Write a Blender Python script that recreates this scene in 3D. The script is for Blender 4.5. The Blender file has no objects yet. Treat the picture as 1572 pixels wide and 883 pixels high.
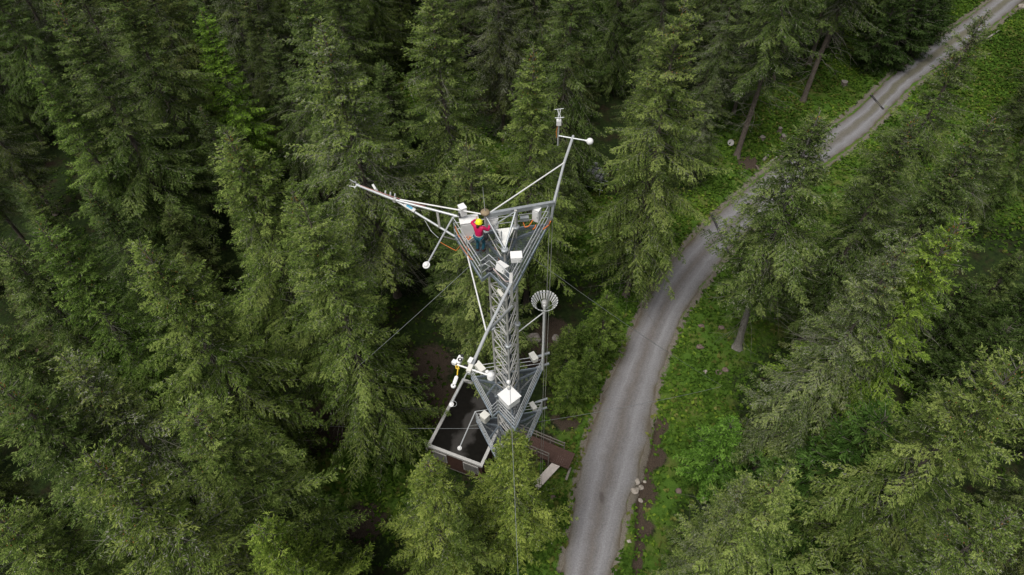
import bpy, bmesh, math, random
import numpy as np
from mathutils import Vector, Matrix, Quaternion

scene = bpy.context.scene
COL = scene.collection
rng = np.random.default_rng(7)

# ------------------------------------------------------------------ camera
TH, PHI, FPX, CAM_H = math.radians(50.4), math.radians(1.45), 1048.0, 48.0
_r = np.array([1.0, 0, 0]); _u = np.array([0, math.sin(TH), math.cos(TH)]); FWD = np.array([0, math.cos(TH), -math.sin(TH)])
RGT = math.cos(PHI) * _r - math.sin(PHI) * _u
UPV = math.cos(PHI) * _u + math.sin(PHI) * _r
CAM = np.array([0, 0, CAM_H])
cam_data = bpy.data.cameras.new("camera")
cam = bpy.data.objects.new("camera", cam_data); COL.objects.link(cam)
cam_data.sensor_width = 36.0; cam_data.lens = FPX / 1572.0 * 36.0
cam_data.clip_start = 0.5; cam_data.clip_end = 3000
m3 = Matrix((RGT, UPV, -FWD)).transposed()
cam.matrix_world = Matrix.Translation(CAM) @ m3.to_4x4()
scene.camera = cam

# ------------------------------------------------------------------ sky, sun, exposure
world = bpy.data.worlds.new("World"); scene.world = world; world.use_nodes = True
SUN_EL, SUN_AZ = math.radians(66), math.radians(-140)      # azimuth measured from +Y towards +X
wn = world.node_tree; wn.nodes.clear()
w_out = wn.nodes.new("ShaderNodeOutputWorld"); w_bg = wn.nodes.new("ShaderNodeBackground")
sky = wn.nodes.new("ShaderNodeTexSky"); sky.sky_type = 'NISHITA'; sky.sun_disc = False
sky.sun_elevation = SUN_EL; sky.sun_rotation = SUN_AZ; sky.air_density = 1.0; sky.dust_density = 4.0; sky.ozone_density = 1.0
hs = wn.nodes.new("ShaderNodeHueSaturation"); hs.inputs['Saturation'].default_value = 0.22
wn.links.new(sky.outputs[0], hs.inputs['Color']); wn.links.new(hs.outputs[0], w_bg.inputs[0]); wn.links.new(w_bg.outputs[0], w_out.inputs[0])
w_bg.inputs[1].default_value = 0.05
sun_d = bpy.data.lights.new("sun", 'SUN'); sun_d.energy = 1.5; sun_d.angle = math.radians(38); sun_d.color = (1.0, 0.96, 0.9)
sun = bpy.data.objects.new("sun", sun_d); COL.objects.link(sun)
_d = Vector((math.sin(SUN_AZ) * math.cos(SUN_EL), math.cos(SUN_AZ) * math.cos(SUN_EL), math.sin(SUN_EL)))
sun.rotation_euler = _d.to_track_quat('Z', 'Y').to_euler()
vs = scene.view_settings
vs.view_transform = 'Standard'; vs.look = 'None'; vs.gamma = 1.0; vs.use_curve_mapping = False
vs.exposure = 0.95
cy = scene.cycles
cy.max_bounces = 5; cy.diffuse_bounces = 2; cy.glossy_bounces = 2; cy.transmission_bounces = 3; cy.transparent_max_bounces = 8
cy.caustics_reflective = False; cy.caustics_refractive = False
cy.use_adaptive_sampling = True; cy.use_denoising = True

# ------------------------------------------------------------------ helpers
def P(x, y, z):
    """The place at height z that stands at this spot of the survey photograph."""
    d = FWD * FPX + RGT * (x - 786) + UPV * (441.5 - y)
    return CAM + d * ((z - CAM_H) / d[2])
def PV(x, y, z): return Vector(P(x, y, z))
def to_px(p):
    v = np.asarray(p, float) - CAM; k = FPX / (v @ FWD)
    return 786 + (v @ RGT) * k, 441.5 - (v @ UPV) * k

def thing(name, label, cat, loc=(0, 0, 0), group=None, rz=0.0):
    o = bpy.data.objects.new(name, None); COL.objects.link(o)
    o.empty_display_size = 0.2
    o.location = loc; o.rotation_euler = (0, 0, rz)
    o['label'] = label; o['category'] = cat
    if group: o['group'] = group
    return o
def tag(o, label, cat, group=None, kind=None):
    if label: o['label'] = label
    if cat: o['category'] = cat
    if group: o['group'] = group
    if kind: o['kind'] = kind
    return o
def origin(o):
    v = Vector((0, 0, 0))
    while o is not None:
        v += o.location; o = o.parent
    return v

class MB:
    """collects shapes in world coordinates and links them as ONE mesh object"""
    def __init__(s): s.v = []; s.f = []; s.m = []; s.sm = []
    def add(s, vs, fs, mi=0, smooth=False):
        b = len(s.v); s.v += [tuple(p) for p in vs]; s.f += [tuple(i + b for i in f) for f in fs]
        s.m += [mi] * len(fs); s.sm += [smooth] * len(fs)
        return s
    def box(s, c, size, rz=0.0, mi=0, rot=None, bev=0.0):
        sx, sy, sz = [q / 2 for q in size]
        M = rot if rot is not None else Matrix.Rotation(rz, 3, 'Z')
        c = Vector(c)
        if bev <= 0:
            vs = [c + M @ Vector((x * sx, y * sy, z * sz)) for z in (-1, 1) for y in (-1, 1) for x in (-1, 1)]
            return s.add(vs, [(0, 2, 3, 1), (4, 5, 7, 6), (0, 1, 5, 4), (2, 6, 7, 3), (0, 4, 6, 2), (1, 3, 7, 5)], mi)
        bm = bmesh.new(); bmesh.ops.create_cube(bm, size=1.0)
        for v in bm.verts: v.co = Vector((v.co.x * 2 * sx, v.co.y * 2 * sy, v.co.z * 2 * sz))
        bmesh.ops.bevel(bm, geom=bm.edges[:], offset=bev, segments=2, affect='EDGES')
        bm.verts.index_update()
        s.add([c + M @ v.co for v in bm.verts], [[v.index for v in f.verts] for f in bm.faces], mi); bm.free()
        return s
    def bar(s, p, q, w, h, mi=0, up=(0, 0, 1), bev=0.0):
        p, q = Vector(p), Vector(q); d = q - p; L = d.length; d.normalize(); up = Vector(up)
        if abs(d.dot(up)) > .98: up = Vector((0, 1, 0))
        sd = d.cross(up).normalized(); u = sd.cross(d).normalized()
        M = Matrix((sd, d, u)).transposed()
        return s.box((p + q) / 2, (w, L, h), rot=M, mi=mi, bev=bev)
    def tube(s, p, q, r, n=8, r2=None, mi=0, cap=True):
        p, q = Vector(p), Vector(q); r2 = r if r2 is None else r2
        d = (q - p).normalized(); a = Vector((0, 0, 1)) if abs(d.z) < .9 else Vector((1, 0, 0))
        x = d.cross(a).normalized(); y = d.cross(x)
        vs = []
        for c, rr in ((p, r), (q, r2)):
            for i in range(n):
                t = 2 * math.pi * i / n; vs.append(c + (x * math.cos(t) + y * math.sin(t)) * rr)
        fs = [(i, (i + 1) % n, n + (i + 1) % n, n + i) for i in range(n)]
        s.add(vs, [f[::-1] for f in fs], mi, n > 5)
        if cap: s.add(vs, [tuple(range(n)), tuple(range(2 * n - 1, n - 1, -1))], mi)
        return s
    def path(s, pts, r, n=6, mi=0):
        pts = [Vector(p) for p in pts]; k = len(pts); vs = []
        rs = r if hasattr(r, '__len__') else [r] * k
        for i, p in enumerate(pts):
            d = (pts[min(i + 1, k - 1)] - pts[max(i - 1, 0)]).normalized()
            a = Vector((0, 0, 1)) if abs(d.z) < .9 else Vector((1, 0, 0))
            x = d.cross(a).normalized(); y = d.cross(x)
            for j in range(n):
                t = 2 * math.pi * j / n; vs.append(p + (x * math.cos(t) + y * math.sin(t)) * rs[i])
        fs = [(i * n + j, (i + 1) * n + j, (i + 1) * n + (j + 1) % n, i * n + (j + 1) % n) for i in range(k - 1) for j in range(n)]
        s.add(vs, fs, mi, True)
        s.add(vs, [tuple(range(n)), tuple(range((k - 1) * n + n - 1, (k - 1) * n - 1, -1))], mi)
        return s
    def lathe(s, c, prof, axis=(0, 0, 1), n=16, mi=0):
        c = Vector(c); d = Vector(axis).normalized(); a = Vector((0, 0, 1)) if abs(d.z) < .9 else Vector((1, 0, 0))
        x = d.cross(a).normalized(); y = d.cross(x); k = len(prof); vs = []
        for (r, h) in prof:
            for j in range(n):
                t = 2 * math.pi * j / n; vs.append(c + d * h + (x * math.cos(t) + y * math.sin(t)) * max(r, 1e-4))
        fs = [(i * n + j, i * n + (j + 1) % n, (i + 1) * n + (j + 1) % n, (i + 1) * n + j) for i in range(k - 1) for j in range(n)]
        return s.add(vs, [f[::-1] for f in fs], mi, True)
    def build(s, name, mats, parent=None):
        me = bpy.data.meshes.new(name)
        o0 = origin(parent) if parent else Vector((0, 0, 0))
        me.from_pydata([tuple(Vector(p) - o0) for p in s.v], [], s.f)
        if not isinstance(mats, (list, tuple)): mats = [mats]
        for m in mats: me.materials.append(m)
        me.polygons.foreach_set('material_index', s.m); me.polygons.foreach_set('use_smooth', s.sm)
        me.update()
        bm = bmesh.new(); bm.from_mesh(me); bmesh.ops.recalc_face_normals(bm, faces=bm.faces[:]); bm.to_mesh(me); bm.free()
        o = bpy.data.objects.new(name, me); COL.objects.link(o)
        if parent: o.parent = parent
        return o

def np_mesh(name, V, quads=None, tris=None, mats=(), midx=None, tint=None, smooth=False):
    V = np.asarray(V, np.float32); me = bpy.data.meshes.new(name); me.vertices.add(len(V)); me.vertices.foreach_set('co', V.ravel())
    parts = []
    nq = 0 if quads is None else len(quads); nt = 0 if tris is None else len(tris)
    loops = []
    if nq: loops.append(np.asarray(quads, np.int32).ravel())
    if nt: loops.append(np.asarray(tris, np.int32).ravel())
    loops = np.concatenate(loops); me.loops.add(len(loops)); me.loops.foreach_set('vertex_index', loops)
    tot = np.concatenate([np.full(nq, 4, np.int32), np.full(nt, 3, np.int32)]); st = np.concatenate([[0], np.cumsum(tot)[:-1]]).astype(np.int32)
    me.polygons.add(nq + nt); me.polygons.foreach_set('loop_start', st); me.polygons.foreach_set('loop_total', tot)
    for m in mats: me.materials.append(m)
    if midx is not None: me.polygons.foreach_set('material_index', np.asarray(midx, np.int32))
    if smooth: me.polygons.foreach_set('use_smooth', np.ones(nq + nt, bool))
    if tint is not None:
        at = me.attributes.new('tint', 'FLOAT', 'POINT'); at.data.foreach_set('value', np.asarray(tint, np.float32))
    me.update(calc_edges=True); me.validate()
    return me
def link(name, me, parent=None):
    o = bpy.data.objects.new(name, me); COL.objects.link(o)
    if parent: o.parent = parent
    return o

# ------------------------------------------------------------------ materials
def mat(name, base=(.5, .5, .5), rough=.6, metal=0.0, var=0.0, scale=8.0, base2=None, bump=0.0, spec=.5, stretch=None):
    m = bpy.data.materials.new(name); m.use_nodes = True; nt = m.node_tree; b = nt.nodes['Principled BSDF']
    b.inputs['Roughness'].default_value = rough; b.inputs['Metallic'].default_value = metal
    b.inputs['Specular IOR Level'].default_value = spec
    b.inputs['Base Color'].default_value = (*base, 1)
    if var or base2 or bump:
        tc = nt.nodes.new('ShaderNodeTexCoord'); mp = nt.nodes.new('ShaderNodeMapping'); ns = nt.nodes.new('ShaderNodeTexNoise')
        ns.inputs['Scale'].default_value = scale; ns.inputs['Detail'].default_value = 6; ns.inputs['Roughness'].default_value = .65
        if stretch: mp.inputs['Scale'].default_value = stretch
        nt.links.new(tc.outputs['Object'], mp.inputs[0]); nt.links.new(mp.outputs[0], ns.inputs['Vector'])
        rp = nt.nodes.new('ShaderNodeValToRGB')
        c2 = base2 or tuple(c * (1 - var) for c in base)
        rp.color_ramp.elements[0].color = (*c2, 1); rp.color_ramp.elements[1].color = (*base, 1)
        rp.color_ramp.elements[0].position = .35; rp.color_ramp.elements[1].position = .65
        nt.links.new(ns.outputs[0], rp.inputs[0]); nt.links.new(rp.outputs[0], b.inputs['Base Color'])
        if bump:
            bp = nt.nodes.new('ShaderNodeBump'); bp.inputs['Strength'].default_value = bump; bp.inputs['Distance'].default_value = .02
            nt.links.new(ns.outputs[0], bp.inputs['Height']); nt.links.new(bp.outputs[0], b.inputs['Normal'])
    return m

def foliage_mat(name, c_dark, c_mid, c_light, trans=.14):
    m = bpy.data.materials.new(name); m.use_nodes = True; nt = m.node_tree; nt.nodes.clear()
    out = nt.nodes.new('ShaderNodeOutputMaterial'); at = nt.nodes.new('ShaderNodeAttribute'); at.attribute_name = 'tint'
    rp = nt.nodes.new('ShaderNodeValToRGB'); e = rp.color_ramp.elements
    e[0].position = .1; e[0].color = (*c_dark, 1); e[1].position = .95; e[1].color = (*c_light, 1)
    k = e.new(.55); k.color = (*c_mid, 1)
    oi = nt.nodes.new('ShaderNodeObjectInfo'); mx = nt.nodes.new('ShaderNodeMix'); mx.data_type = 'RGBA'; mx.blend_type = 'MULTIPLY'; mx.inputs[0].default_value = 1
    nt.links.new(at.outputs['Fac'], rp.inputs[0]); nt.links.new(rp.outputs[0], mx.inputs[6]); nt.links.new(oi.outputs['Color'], mx.inputs[7])
    d = nt.nodes.new('ShaderNodeBsdfDiffuse'); t = nt.nodes.new('ShaderNodeBsdfTranslucent'); ms = nt.nodes.new('ShaderNodeMixShader'); ms.inputs[0].default_value = trans
    nt.links.new(mx.outputs[2], d.inputs[0]); nt.links.new(mx.outputs[2], t.inputs[0])
    nt.links.new(d.outputs[0], ms.inputs[1]); nt.links.new(t.outputs[0], ms.inputs[2]); nt.links.new(ms.outputs[0], out.inputs[0])
    return m

M = dict(
    galv=mat('galvanised_steel', (.47, .50, .52), .48, .55, .22, 6),
    bluesteel=mat('blue_grey_steel', (.36, .42, .48), .5, .4, .2, 6),
    galv_warm=mat('weathered_steel', (.60, .59, .56), .6, .35, .3, 5),
    white=mat('white_paint', (.80, .80, .79), .42, 0, .06, 5),
    offwhite=mat('cream_plastic', (.70, .69, .63), .5, 0, .08, 6),
    alu=mat('aluminium_tube', (.60, .62, .63), .38, .4, .10, 5),
    grey=mat('grey_plastic', (.33, .34, .34), .55, 0, .15, 8),
    black=mat('black_rubber', (.025, .025, .028), .6),
    orange=mat('orange_cable', (.75, .22, .05), .5),
    yellow=mat('yellow_cable', (.75, .52, .04), .5),
    blue=mat('pale_blue_label', (.12, .42, .62), .5),
    tarp=mat('white_sheet', (.80, .80, .77), .7, 0, .12, 4),
    tray=mat('cable_tray_paint', (.10, .15, .20), .5, .2, .2, 4),
    bark=mat('spruce_bark', (.20, .165, .14), .95, 0, 0, 14, (.09, .075, .065), .5, .1, (1, 1, .25)),
    deadbark=mat('bleached_bark', (.34, .32, .29), .95, 0, 0, 14, (.20, .18, .165), .5, .1, (1, 1, .25)),
    twig=mat('lichen_grey_twigs', (.22, .22, .18), .95, 0, 0, 1.5, (.085, .08, .06), 0, .1),
    cone=mat('ripe_cones', (.42, .22, .07), .8, 0, .3, 20, spec=.2),
    needles=foliage_mat('spruce_needles', (.024, .040, .011), (.080, .120, .031), (.185, .232, .075)),
    herb=foliage_mat('herb_leaves', (.034, .070, .011), (.080, .150, .020), (.190, .270, .034), .2),
    grass=foliage_mat('pale_grass', (.07, .085, .02), (.13, .15, .035), (.22, .23, .07), .2),
    lichen=mat('beard_lichen', (.30, .30, .25), .95, 0, 0, 3, (.15, .155, .12), 0, .1),
    timber=mat('brown_timber', (.105, .060, .048), .75, 0, .35, 5, None, .25, .3, (1, 6, 6)),
    greytimber=mat('grey_timber', (.26, .235, .21), .85, 0, .35, 5, None, .3, .2, (1, 5, 5)),
    palewood=mat('pale_new_board', (.62, .56, .52), .7, 0, .2, 4, None, .1, .3),
    stone=mat('grey_stone', (.34, .31, .29), .9, 0, 0, 6, (.17, .14, .125), .6, .2),
    palestone=mat('pale_stone', (.44, .40, .35), .9, 0, 0, 4, (.20, .175, .15), .6, .2),
    trim=mat('pale_grey_metal_trim', (.60, .59, .57), .5, .2, .15, 3),
    panel=mat('grey_wall_panel', (.22, .21, .20), .6, 0, .2, 3),
)
# ------------------------------------------------------------------ spruces
def make_spruce(seed, H=25., R=3.3, base=4.5, whorl=.46, per=7, lat_step=.095, spray=.135, top=.55, droop=.32, gaps=.12,
                lichen=.05, wood=.3, dead=26, cones=30, power=.90, sw=.036, hang=.45, colour_jit=.2):
    g = np.random.default_rng(seed)
    V = []; Q = []; T = []; MI = []; n0 = 0
    wV = []; wQ = []; nw = 0
    def quads_add(c, d, w, tint, mi):
        nonlocal n0
        k = len(c)
        a = c; b = c + d * .45 + w; e = c + d; f = c + d * .45 - w
        V.append(np.stack([a, b, e, f], 1).reshape(-1, 3)); Q.append((np.arange(4 * k).reshape(k, 4) + n0)); n0 += 4 * k
        T.append(np.repeat(tint, 4)); MI.append(np.full(k, mi) if np.isscalar(mi) else mi)
    def strip(pts, rad):
        nonlocal nw
        k = len(pts); d = np.gradient(pts, axis=0); d /= np.linalg.norm(d, axis=1)[:, None] + 1e-9
        x = np.cross(d, [0, 0, 1.]); x /= np.linalg.norm(x, axis=1)[:, None] + 1e-6; y = np.cross(x, d)
        ring = [pts + (x * math.cos(t) + y * math.sin(t)) * rad[:, None] for t in (math.pi / 2, math.pi * 7 / 6, math.pi * 11 / 6)]
        wV.append(np.stack(ring, 1).reshape(-1, 3))
        i = np.arange(k - 1)[:, None] * 3; j = np.arange(3)[None, :]; j2 = (j + 1) % 3
        wQ.append(np.stack([i + j, i + j2, i + 3 + j2, i + 3 + j], 2).reshape(-1, 4) + nw); nw += 3 * k
    lean = g.normal(0, .010, 2)
    def axis(z): return np.array([lean[0] * z + .06 * math.sin(z * .5 + seed), lean[1] * z + .06 * math.cos(z * .43 + seed), z])
    # irregular outline: the crown bulges and recedes round its height
    ph = g.uniform(0, 6.28, 6)
    def lump(t, az): return 1 + .16 * math.sin(3 * az + ph[0] + 5 * t) + .14 * math.sin(11 * t + ph[1]) + .10 * math.sin(2 * az - 9 * t + ph[2])
    z = base; az0 = 0.
    while z < H - .25:
        t = (H - z) / (H - base)                       # 0 at apex, 1 at the crown's foot
        nb = per if t > .06 else 3
        az0 += 2.4
        for b in range(nb):
            if g.random() < gaps: continue
            az = az0 + 6.283 * b / nb + g.normal(0, .25)
            zz = z + g.uniform(-.2, .2)
            L = R * min((t * 1.25) ** power, 1.0) * (1.0 if t < .75 else 1 - .35 * (t - .75) / .25) * g.uniform(.62, 1.28) * lump(t, az) + .18
            up = (.95 - 1.5 * min(t / top, 1)) * 1.0 + g.normal(0, .10)
            a1 = up * .75 if up > 0 else up * (droop / .32); b2 = .22 if up < 0 else .02
            s = np.linspace(0, 1, 9); dirh = np.array([math.cos(az), math.sin(az)]); sidew = np.array([-math.sin(az), math.cos(az)])
            wob = .10 * L * np.sin(s * 3 + g.uniform(0, 6)) * s
            pts = np.zeros((9, 3)); pts[:, :2] = dirh[None] * (s * L)[:, None] + sidew[None] * wob[:, None]; pts[:, 2] = L * (a1 * s + b2 * s * s)
            pts += axis(zz)
            strip(pts - [0, 0, .05], .006 + (.012 + .006 * L) * (1 - s))
            # lateral twigs left and right of the branch
            ns = max(3, int(L / lat_step)); sl = np.sort(g.uniform(.10 if t < .3 else .22, 1.0, ns)); m = len(sl)
            pos = np.stack([np.interp(sl, s, pts[:, i]) for i in range(3)], 1)
            fd = np.stack([np.interp(sl, s, np.gradient(pts[:, i])) for i in range(3)], 1); fd /= np.linalg.norm(fd, axis=1)[:, None]
            sd = np.cross(fd, [0, 0, 1.]); sd /= np.linalg.norm(sd, axis=1)[:, None] + 1e-6
            sign = np.where(np.arange(m) % 2, 1., -1.)[:, None]
            ang = g.uniform(.55, 1.15, m)[:, None]
            ld = fd * np.cos(ang) + sd * sign * np.sin(ang); ld[:, 2] -= g.uniform(.05, .55, m) * (.3 + t)
            ld /= np.linalg.norm(ld, axis=1)[:, None]
            ll = (.16 + .42 * L * .55 * (1 - sl) ** .8 * g.uniform(.6, 1.2, m)) * (1 if t > .1 else .8); ll = np.minimum(ll, 1.0)
            btint = g.normal(.5, colour_jit)
            # sprays along each lateral, plus the tip
            # needle sprays along each twig, some straight on the branch itself
            k = np.maximum(4, (ll / .019).astype(int)); idx = np.repeat(np.arange(m), k)
            u = g.uniform(.0, 1.0, len(idx)) ** .8
            own = g.random(len(idx)) < .14; u = np.where(own, 0., u)
            c = pos[idx] + ld[idx] * (u * ll[idx])[:, None] + g.normal(0, .022, (len(idx), 3)); c[:, 2] -= hang * (u * ll[idx]) ** 2
            d = ld[idx] * 1.0 + fd[idx] * np.where(own, .9, .25)[:, None] + g.normal(0, .46, (len(idx), 3)); d[:, 2] = d[:, 2] * .75 - .16 * u * hang / .25; d /= np.linalg.norm(d, axis=1)[:, None]
            nrm = np.array([0, 0, 1.]) + g.normal(0, .38, (len(idx), 3)); w = np.cross(d, nrm); w /= np.linalg.norm(w, axis=1)[:, None] + 1e-6
            sl_ = spray * g.uniform(.6, 1.25, len(idx))
            ti = np.clip(btint + g.normal(0, .16, m)[idx] + g.normal(0, .15, len(idx)), 0, 1)
            mi = np.where(g.random(len(idx)) < lichen * (2.2 if (g.random() < .25) else .6), 1, 0)
            quads_add(c, d * sl_[:, None], w * (sw * g.uniform(.7, 1.2, len(idx)))[:, None] * .5, ti, mi)
            # bare inner lateral wood, visible between the needles
            if L > 1.0:
                pick = np.where((sl < .7) & (g.random(m) < wood))[0]
                if len(pick):
                    cc = pos[pick]; dd = ld[pick] * (ll[pick] * .8)[:, None]; ww = np.cross(ld[pick], [0, 0, 1.]); ww /= np.linalg.norm(ww, axis=1)[:, None] + 1e-6
                    quads_add(cc, dd, ww * .009, np.zeros(len(pick)), 1)
        z += whorl * (.75 + .5 * g.random()) * (.62 if t < .3 else 1.)
    # leader
    kk = 26; hz = g.uniform(0, 1.1, kk); c = np.array([axis(H - q) for q in hz]); d = g.normal(0, .5, (kk, 3)); d[:, 2] = g.uniform(.3, 1, kk); d /= np.linalg.norm(d, axis=1)[:, None]
    w = np.cross(d, g.normal(0, 1, (kk, 3))); w /= np.linalg.norm(w, axis=1)[:, None]
    quads_add(c, d * spray * .9, w * sw * .5, np.clip(g.normal(.6, .15, kk), 0, 1), 0)
    # dead, needle-free branches: low on the trunk and a few higher up
    dV = []
    for i in range(dead):
        zz = g.uniform(base * .35, base + (H - base) * (.3 if i % 3 else .75)); az = g.uniform(0, 6.28); L = R * g.uniform(.35, .8)
        s = np.linspace(0, 1, 7); pts = np.zeros((7, 3)); pts[:, 0] = math.cos(az) * s * L; pts[:, 1] = math.sin(az) * s * L; pts[:, 2] = L * (-.35 * s + .12 * s * s) ; pts += axis(zz)
        pts[1:, :] += g.normal(0, .04, (6, 3)); strip(pts, .022 * (1 - s) + .006)
        for j in range(7):
            q = pts[2 + j % 5]; dd = np.array([math.cos(az + g.normal(0, .9)), math.sin(az + g.normal(0, .9)), g.normal(-.2, .3)]); e = np.stack([q, q + dd * .3 * L * .7, q + dd * .5 * L + [0, 0, -.12]]); strip(e, np.array([.011, .008, .004]))
    # cones hanging from the top branches
    cV = []; cQ = []; nc = 0
    for i in range(cones):
        t = g.uniform(.02, .26); zz = H - t * (H - base); az = g.uniform(0, 6.28); rr = R * t ** power * g.uniform(.55, .95)
        p = axis(zz) + [math.cos(az) * rr, math.sin(az) * rr, rr * .2 - .08]; r_, l_ = .022, .13
        for (a, b_) in ((0, 0), (1, .35), (.85, .7), (0, 1)):
            for q in range(5): cV.append(p + [math.cos(q * 1.257) * r_ * a, math.sin(q * 1.257) * r_ * a, -l_ * b_])
        for ring in range(3):
            for q in range(5): cQ.append([nc + ring * 5 + q, nc + ring * 5 + (q + 1) % 5, nc + ring * 5 + 5 + (q + 1) % 5, nc + ring * 5 + 5 + q])
        nc += 20
    V = np.concatenate(V); Q = np.concatenate(Q); T = np.concatenate(T); MI = np.concatenate(MI)
    wVv = np.concatenate(wV); wQq = np.concatenate(wQ) + len(V)
    allV = [V, wVv]; allQ = [Q, wQq]; allT = [T, np.zeros(len(wVv))]; allM = [np.where(MI == 1, 2, 0), np.full(len(wQq), 1)]
    if cones:
        allV.append(np.array(cV)); allQ.append(np.array(cQ) + len(V) + len(wVv)); allT.append(np.zeros(len(cV))); allM.append(np.full(len(cQ), 3))
    crown = np_mesh('crown', np.concatenate(allV), np.concatenate(allQ), mats=(M['needles'], M['twig'], M['lichen'], M['cone']), midx=np.concatenate(allM), tint=np.concatenate(allT))
    # trunk
    zs = np.concatenate([[0, .25, .7], np.linspace(1.5, H - .1, 16)]); n = 9; tv = []
    r0 = .0075 * H + .05
    for q in zs:
        rr = r0 * (1 - q / H) ** .85 + .012 + (.16 * r0 / .25 * math.exp(-q * 3.2))
        c = axis(q)
        for j in range(n):
            a = 6.283 * j / n; k = 1 + .10 * math.sin(3 * a + seed) * math.exp(-q)
            tv.append(c + [math.cos(a) * rr * k, math.sin(a) * rr * k, 0])
    tq = [[i * n + j, i * n + (j + 1) % n, (i + 1) * n + (j + 1) % n, (i + 1) * n + j] for i in range(len(zs) - 1) for j in range(n)]
    trunk = np_mesh('trunk', tv, tq, mats=(M['bark'],), smooth=True)
    return dict(crown=crown, trunk=trunk, H=H, R=R)

PROTO = dict(
    full=make_spruce(11, R=4.2, base=4.0, lichen=.02, cones=46),
    lichen=make_spruce(12, R=4.3, base=5.0, lichen=.12, wood=.9, dead=60, gaps=.20, cones=24),
    slim=make_spruce(13, R=3.1, base=3.0, lichen=.01, dead=14, gaps=.06, cones=20, power=.80),
    droopy=make_spruce(14, R=4.0, base=3.5, lichen=.03, droop=.55, gaps=.10, cones=10, dead=30),
    ragged=make_spruce(15, R=4.2, base=6.0, lichen=.06, wood=.6, dead=54, gaps=.28, cones=40, whorl=.46),
    broad=make_spruce(16, R=4.5, base=4.5, lichen=.025, dead=30, gaps=.14, cones=60, power=.76, droop=.4),
    high=make_spruce(17, R=3.4, base=9.0, lichen=.04, dead=64, gaps=.14, cones=20),
    young=make_spruce(18, H=9., R=2.0, base=.4, whorl=.30, per=7, spray=.15, top=.8, droop=.2, gaps=.03, lichen=.0, dead=0, cones=0, power=.85),
    bush=make_spruce(19, H=6.5, R=1.75, base=.2, whorl=.24, per=8, spray=.15, top=.9, droop=.12, gaps=.03, lichen=.0, dead=0, cones=0, power=.6),
)
TREES = []
def tree(proto, x, y, h, label, group, tint=(1, 1, 1), wide=1.0, rz=None, name='spruce_tree', cat='tree', trunk_mat=None):
    p = PROTO[proto]
    t = thing(name, label, cat, (x, y, -.08), group, rz if rz is not None else random.uniform(0, 6.28))
    lean = (random.gauss(0, .018), random.gauss(0, .018)) if TREES and label else (0, 0)
    t.rotation_euler.x, t.rotation_euler.y = lean
    sz = h / p['H']; sxy = sz * wide
    t.scale = (sxy, sxy, sz)
    link('trunk', p['trunk'], t)
    c = link('crown', p['crown'], t); c.color = (*tint, 1)
    TREES.append((x, y, h, p['R'] * sxy, t))
    return t
random.seed(5)
# ------------------------------------------------------------------ road and ground
ROAD_L = [(862, 883), (880, 780), (892, 700), (925, 610), (955, 545), (985, 475), (1010, 430), (1050, 380), (1095, 335), (1150, 285), (1190, 255), (1235, 225), (1310, 175), (1370, 115), (1430, 65), (1490, 25), (1522, 0)]
ROAD_R = [(937, 883), (960, 790), (990, 695), (1003, 620), (1015, 565), (1035, 510), (1065, 455), (1110, 395), (1150, 355), (1200, 310), (1240, 270), (1330, 205), (1400, 130), (1450, 95), (1505, 55), (1566, 5)]
def resample(pts, n):
    p = np.array(pts, float); d = np.concatenate([[0], np.cumsum(np.linalg.norm(np.diff(p, axis=0), axis=1))])
    q = np.linspace(0, d[-1], n); r = np.stack([np.interp(q, d, p[:, i]) for i in (0, 1)], 1)
    for _ in range(6): r[1:-1] = .25 * r[:-2] + .5 * r[1:-1] + .25 * r[2:]
    return r
def ext(pts):
    a = np.array([P(x, y, 0)[:2] for x, y in pts])
    d0 = a[0] - a[1]; d1 = a[-1] - a[-2]
    d0 /= np.linalg.norm(d0); d1 /= np.linalg.norm(d1)
    return np.concatenate([[a[0] + d0 * 40, a[0] + d0 * 18], a, [a[-1] + d1 * 25, a[-1] + d1 * 60 + [8, 0]]])
NL = 300
RL, RR = resample(ext(ROAD_L), NL), resample(ext(ROAD_R), NL)
RC = (RL + RR) / 2; RW = np.linalg.norm(RL - RR, axis=1) / 2
def vnoise(x, y, seed=0):
    out = 0
    g = np.random.default_rng(seed)
    for k in range(5):
        a, b, ph = g.normal(0, 1), g.normal(0, 1), g.uniform(0, 6.28); n_ = math.hypot(a, b)
        out = out + np.sin((a * x + b * y) / n_ + ph)
    return out / 5
NC = 17
vv = np.zeros((NL, NC, 3)); uvs = np.zeros((NL, NC, 2)); acc = np.concatenate([[0], np.cumsum(np.linalg.norm(np.diff(RC, axis=0), axis=1))])
jl = rng.normal(0, .10, NL); jr = rng.normal(0, .10, NL)
for i in range(NC):
    u = i / (NC - 1)
    pt = RL * (1 - u) + RR * u
    if i == 0: pt = pt + (RL - RR) / (2 * RW[:, None]) * jl[:, None]
    if i == NC - 1: pt = pt + (RR - RL) / (2 * RW[:, None]) * jr[:, None]
    vv[:, i, :2] = pt
    rut = -.035 * (math.exp(-((u - .27) / .09) ** 2) + math.exp(-((u - .73) / .09) ** 2))
    vv[:, i, 2] = .035 * (1 - (2 * u - 1) ** 2) + rut + .012 + (-.05 if i in (0, NC - 1) else 0)
    uvs[:, i, 0] = u; uvs[:, i, 1] = acc
idx = np.arange(NL * NC).reshape(NL, NC)
rq = np.stack([idx[:-1, :-1], idx[:-1, 1:], idx[1:, 1:], idx[1:, :-1]], 2).reshape(-1, 4)

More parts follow.
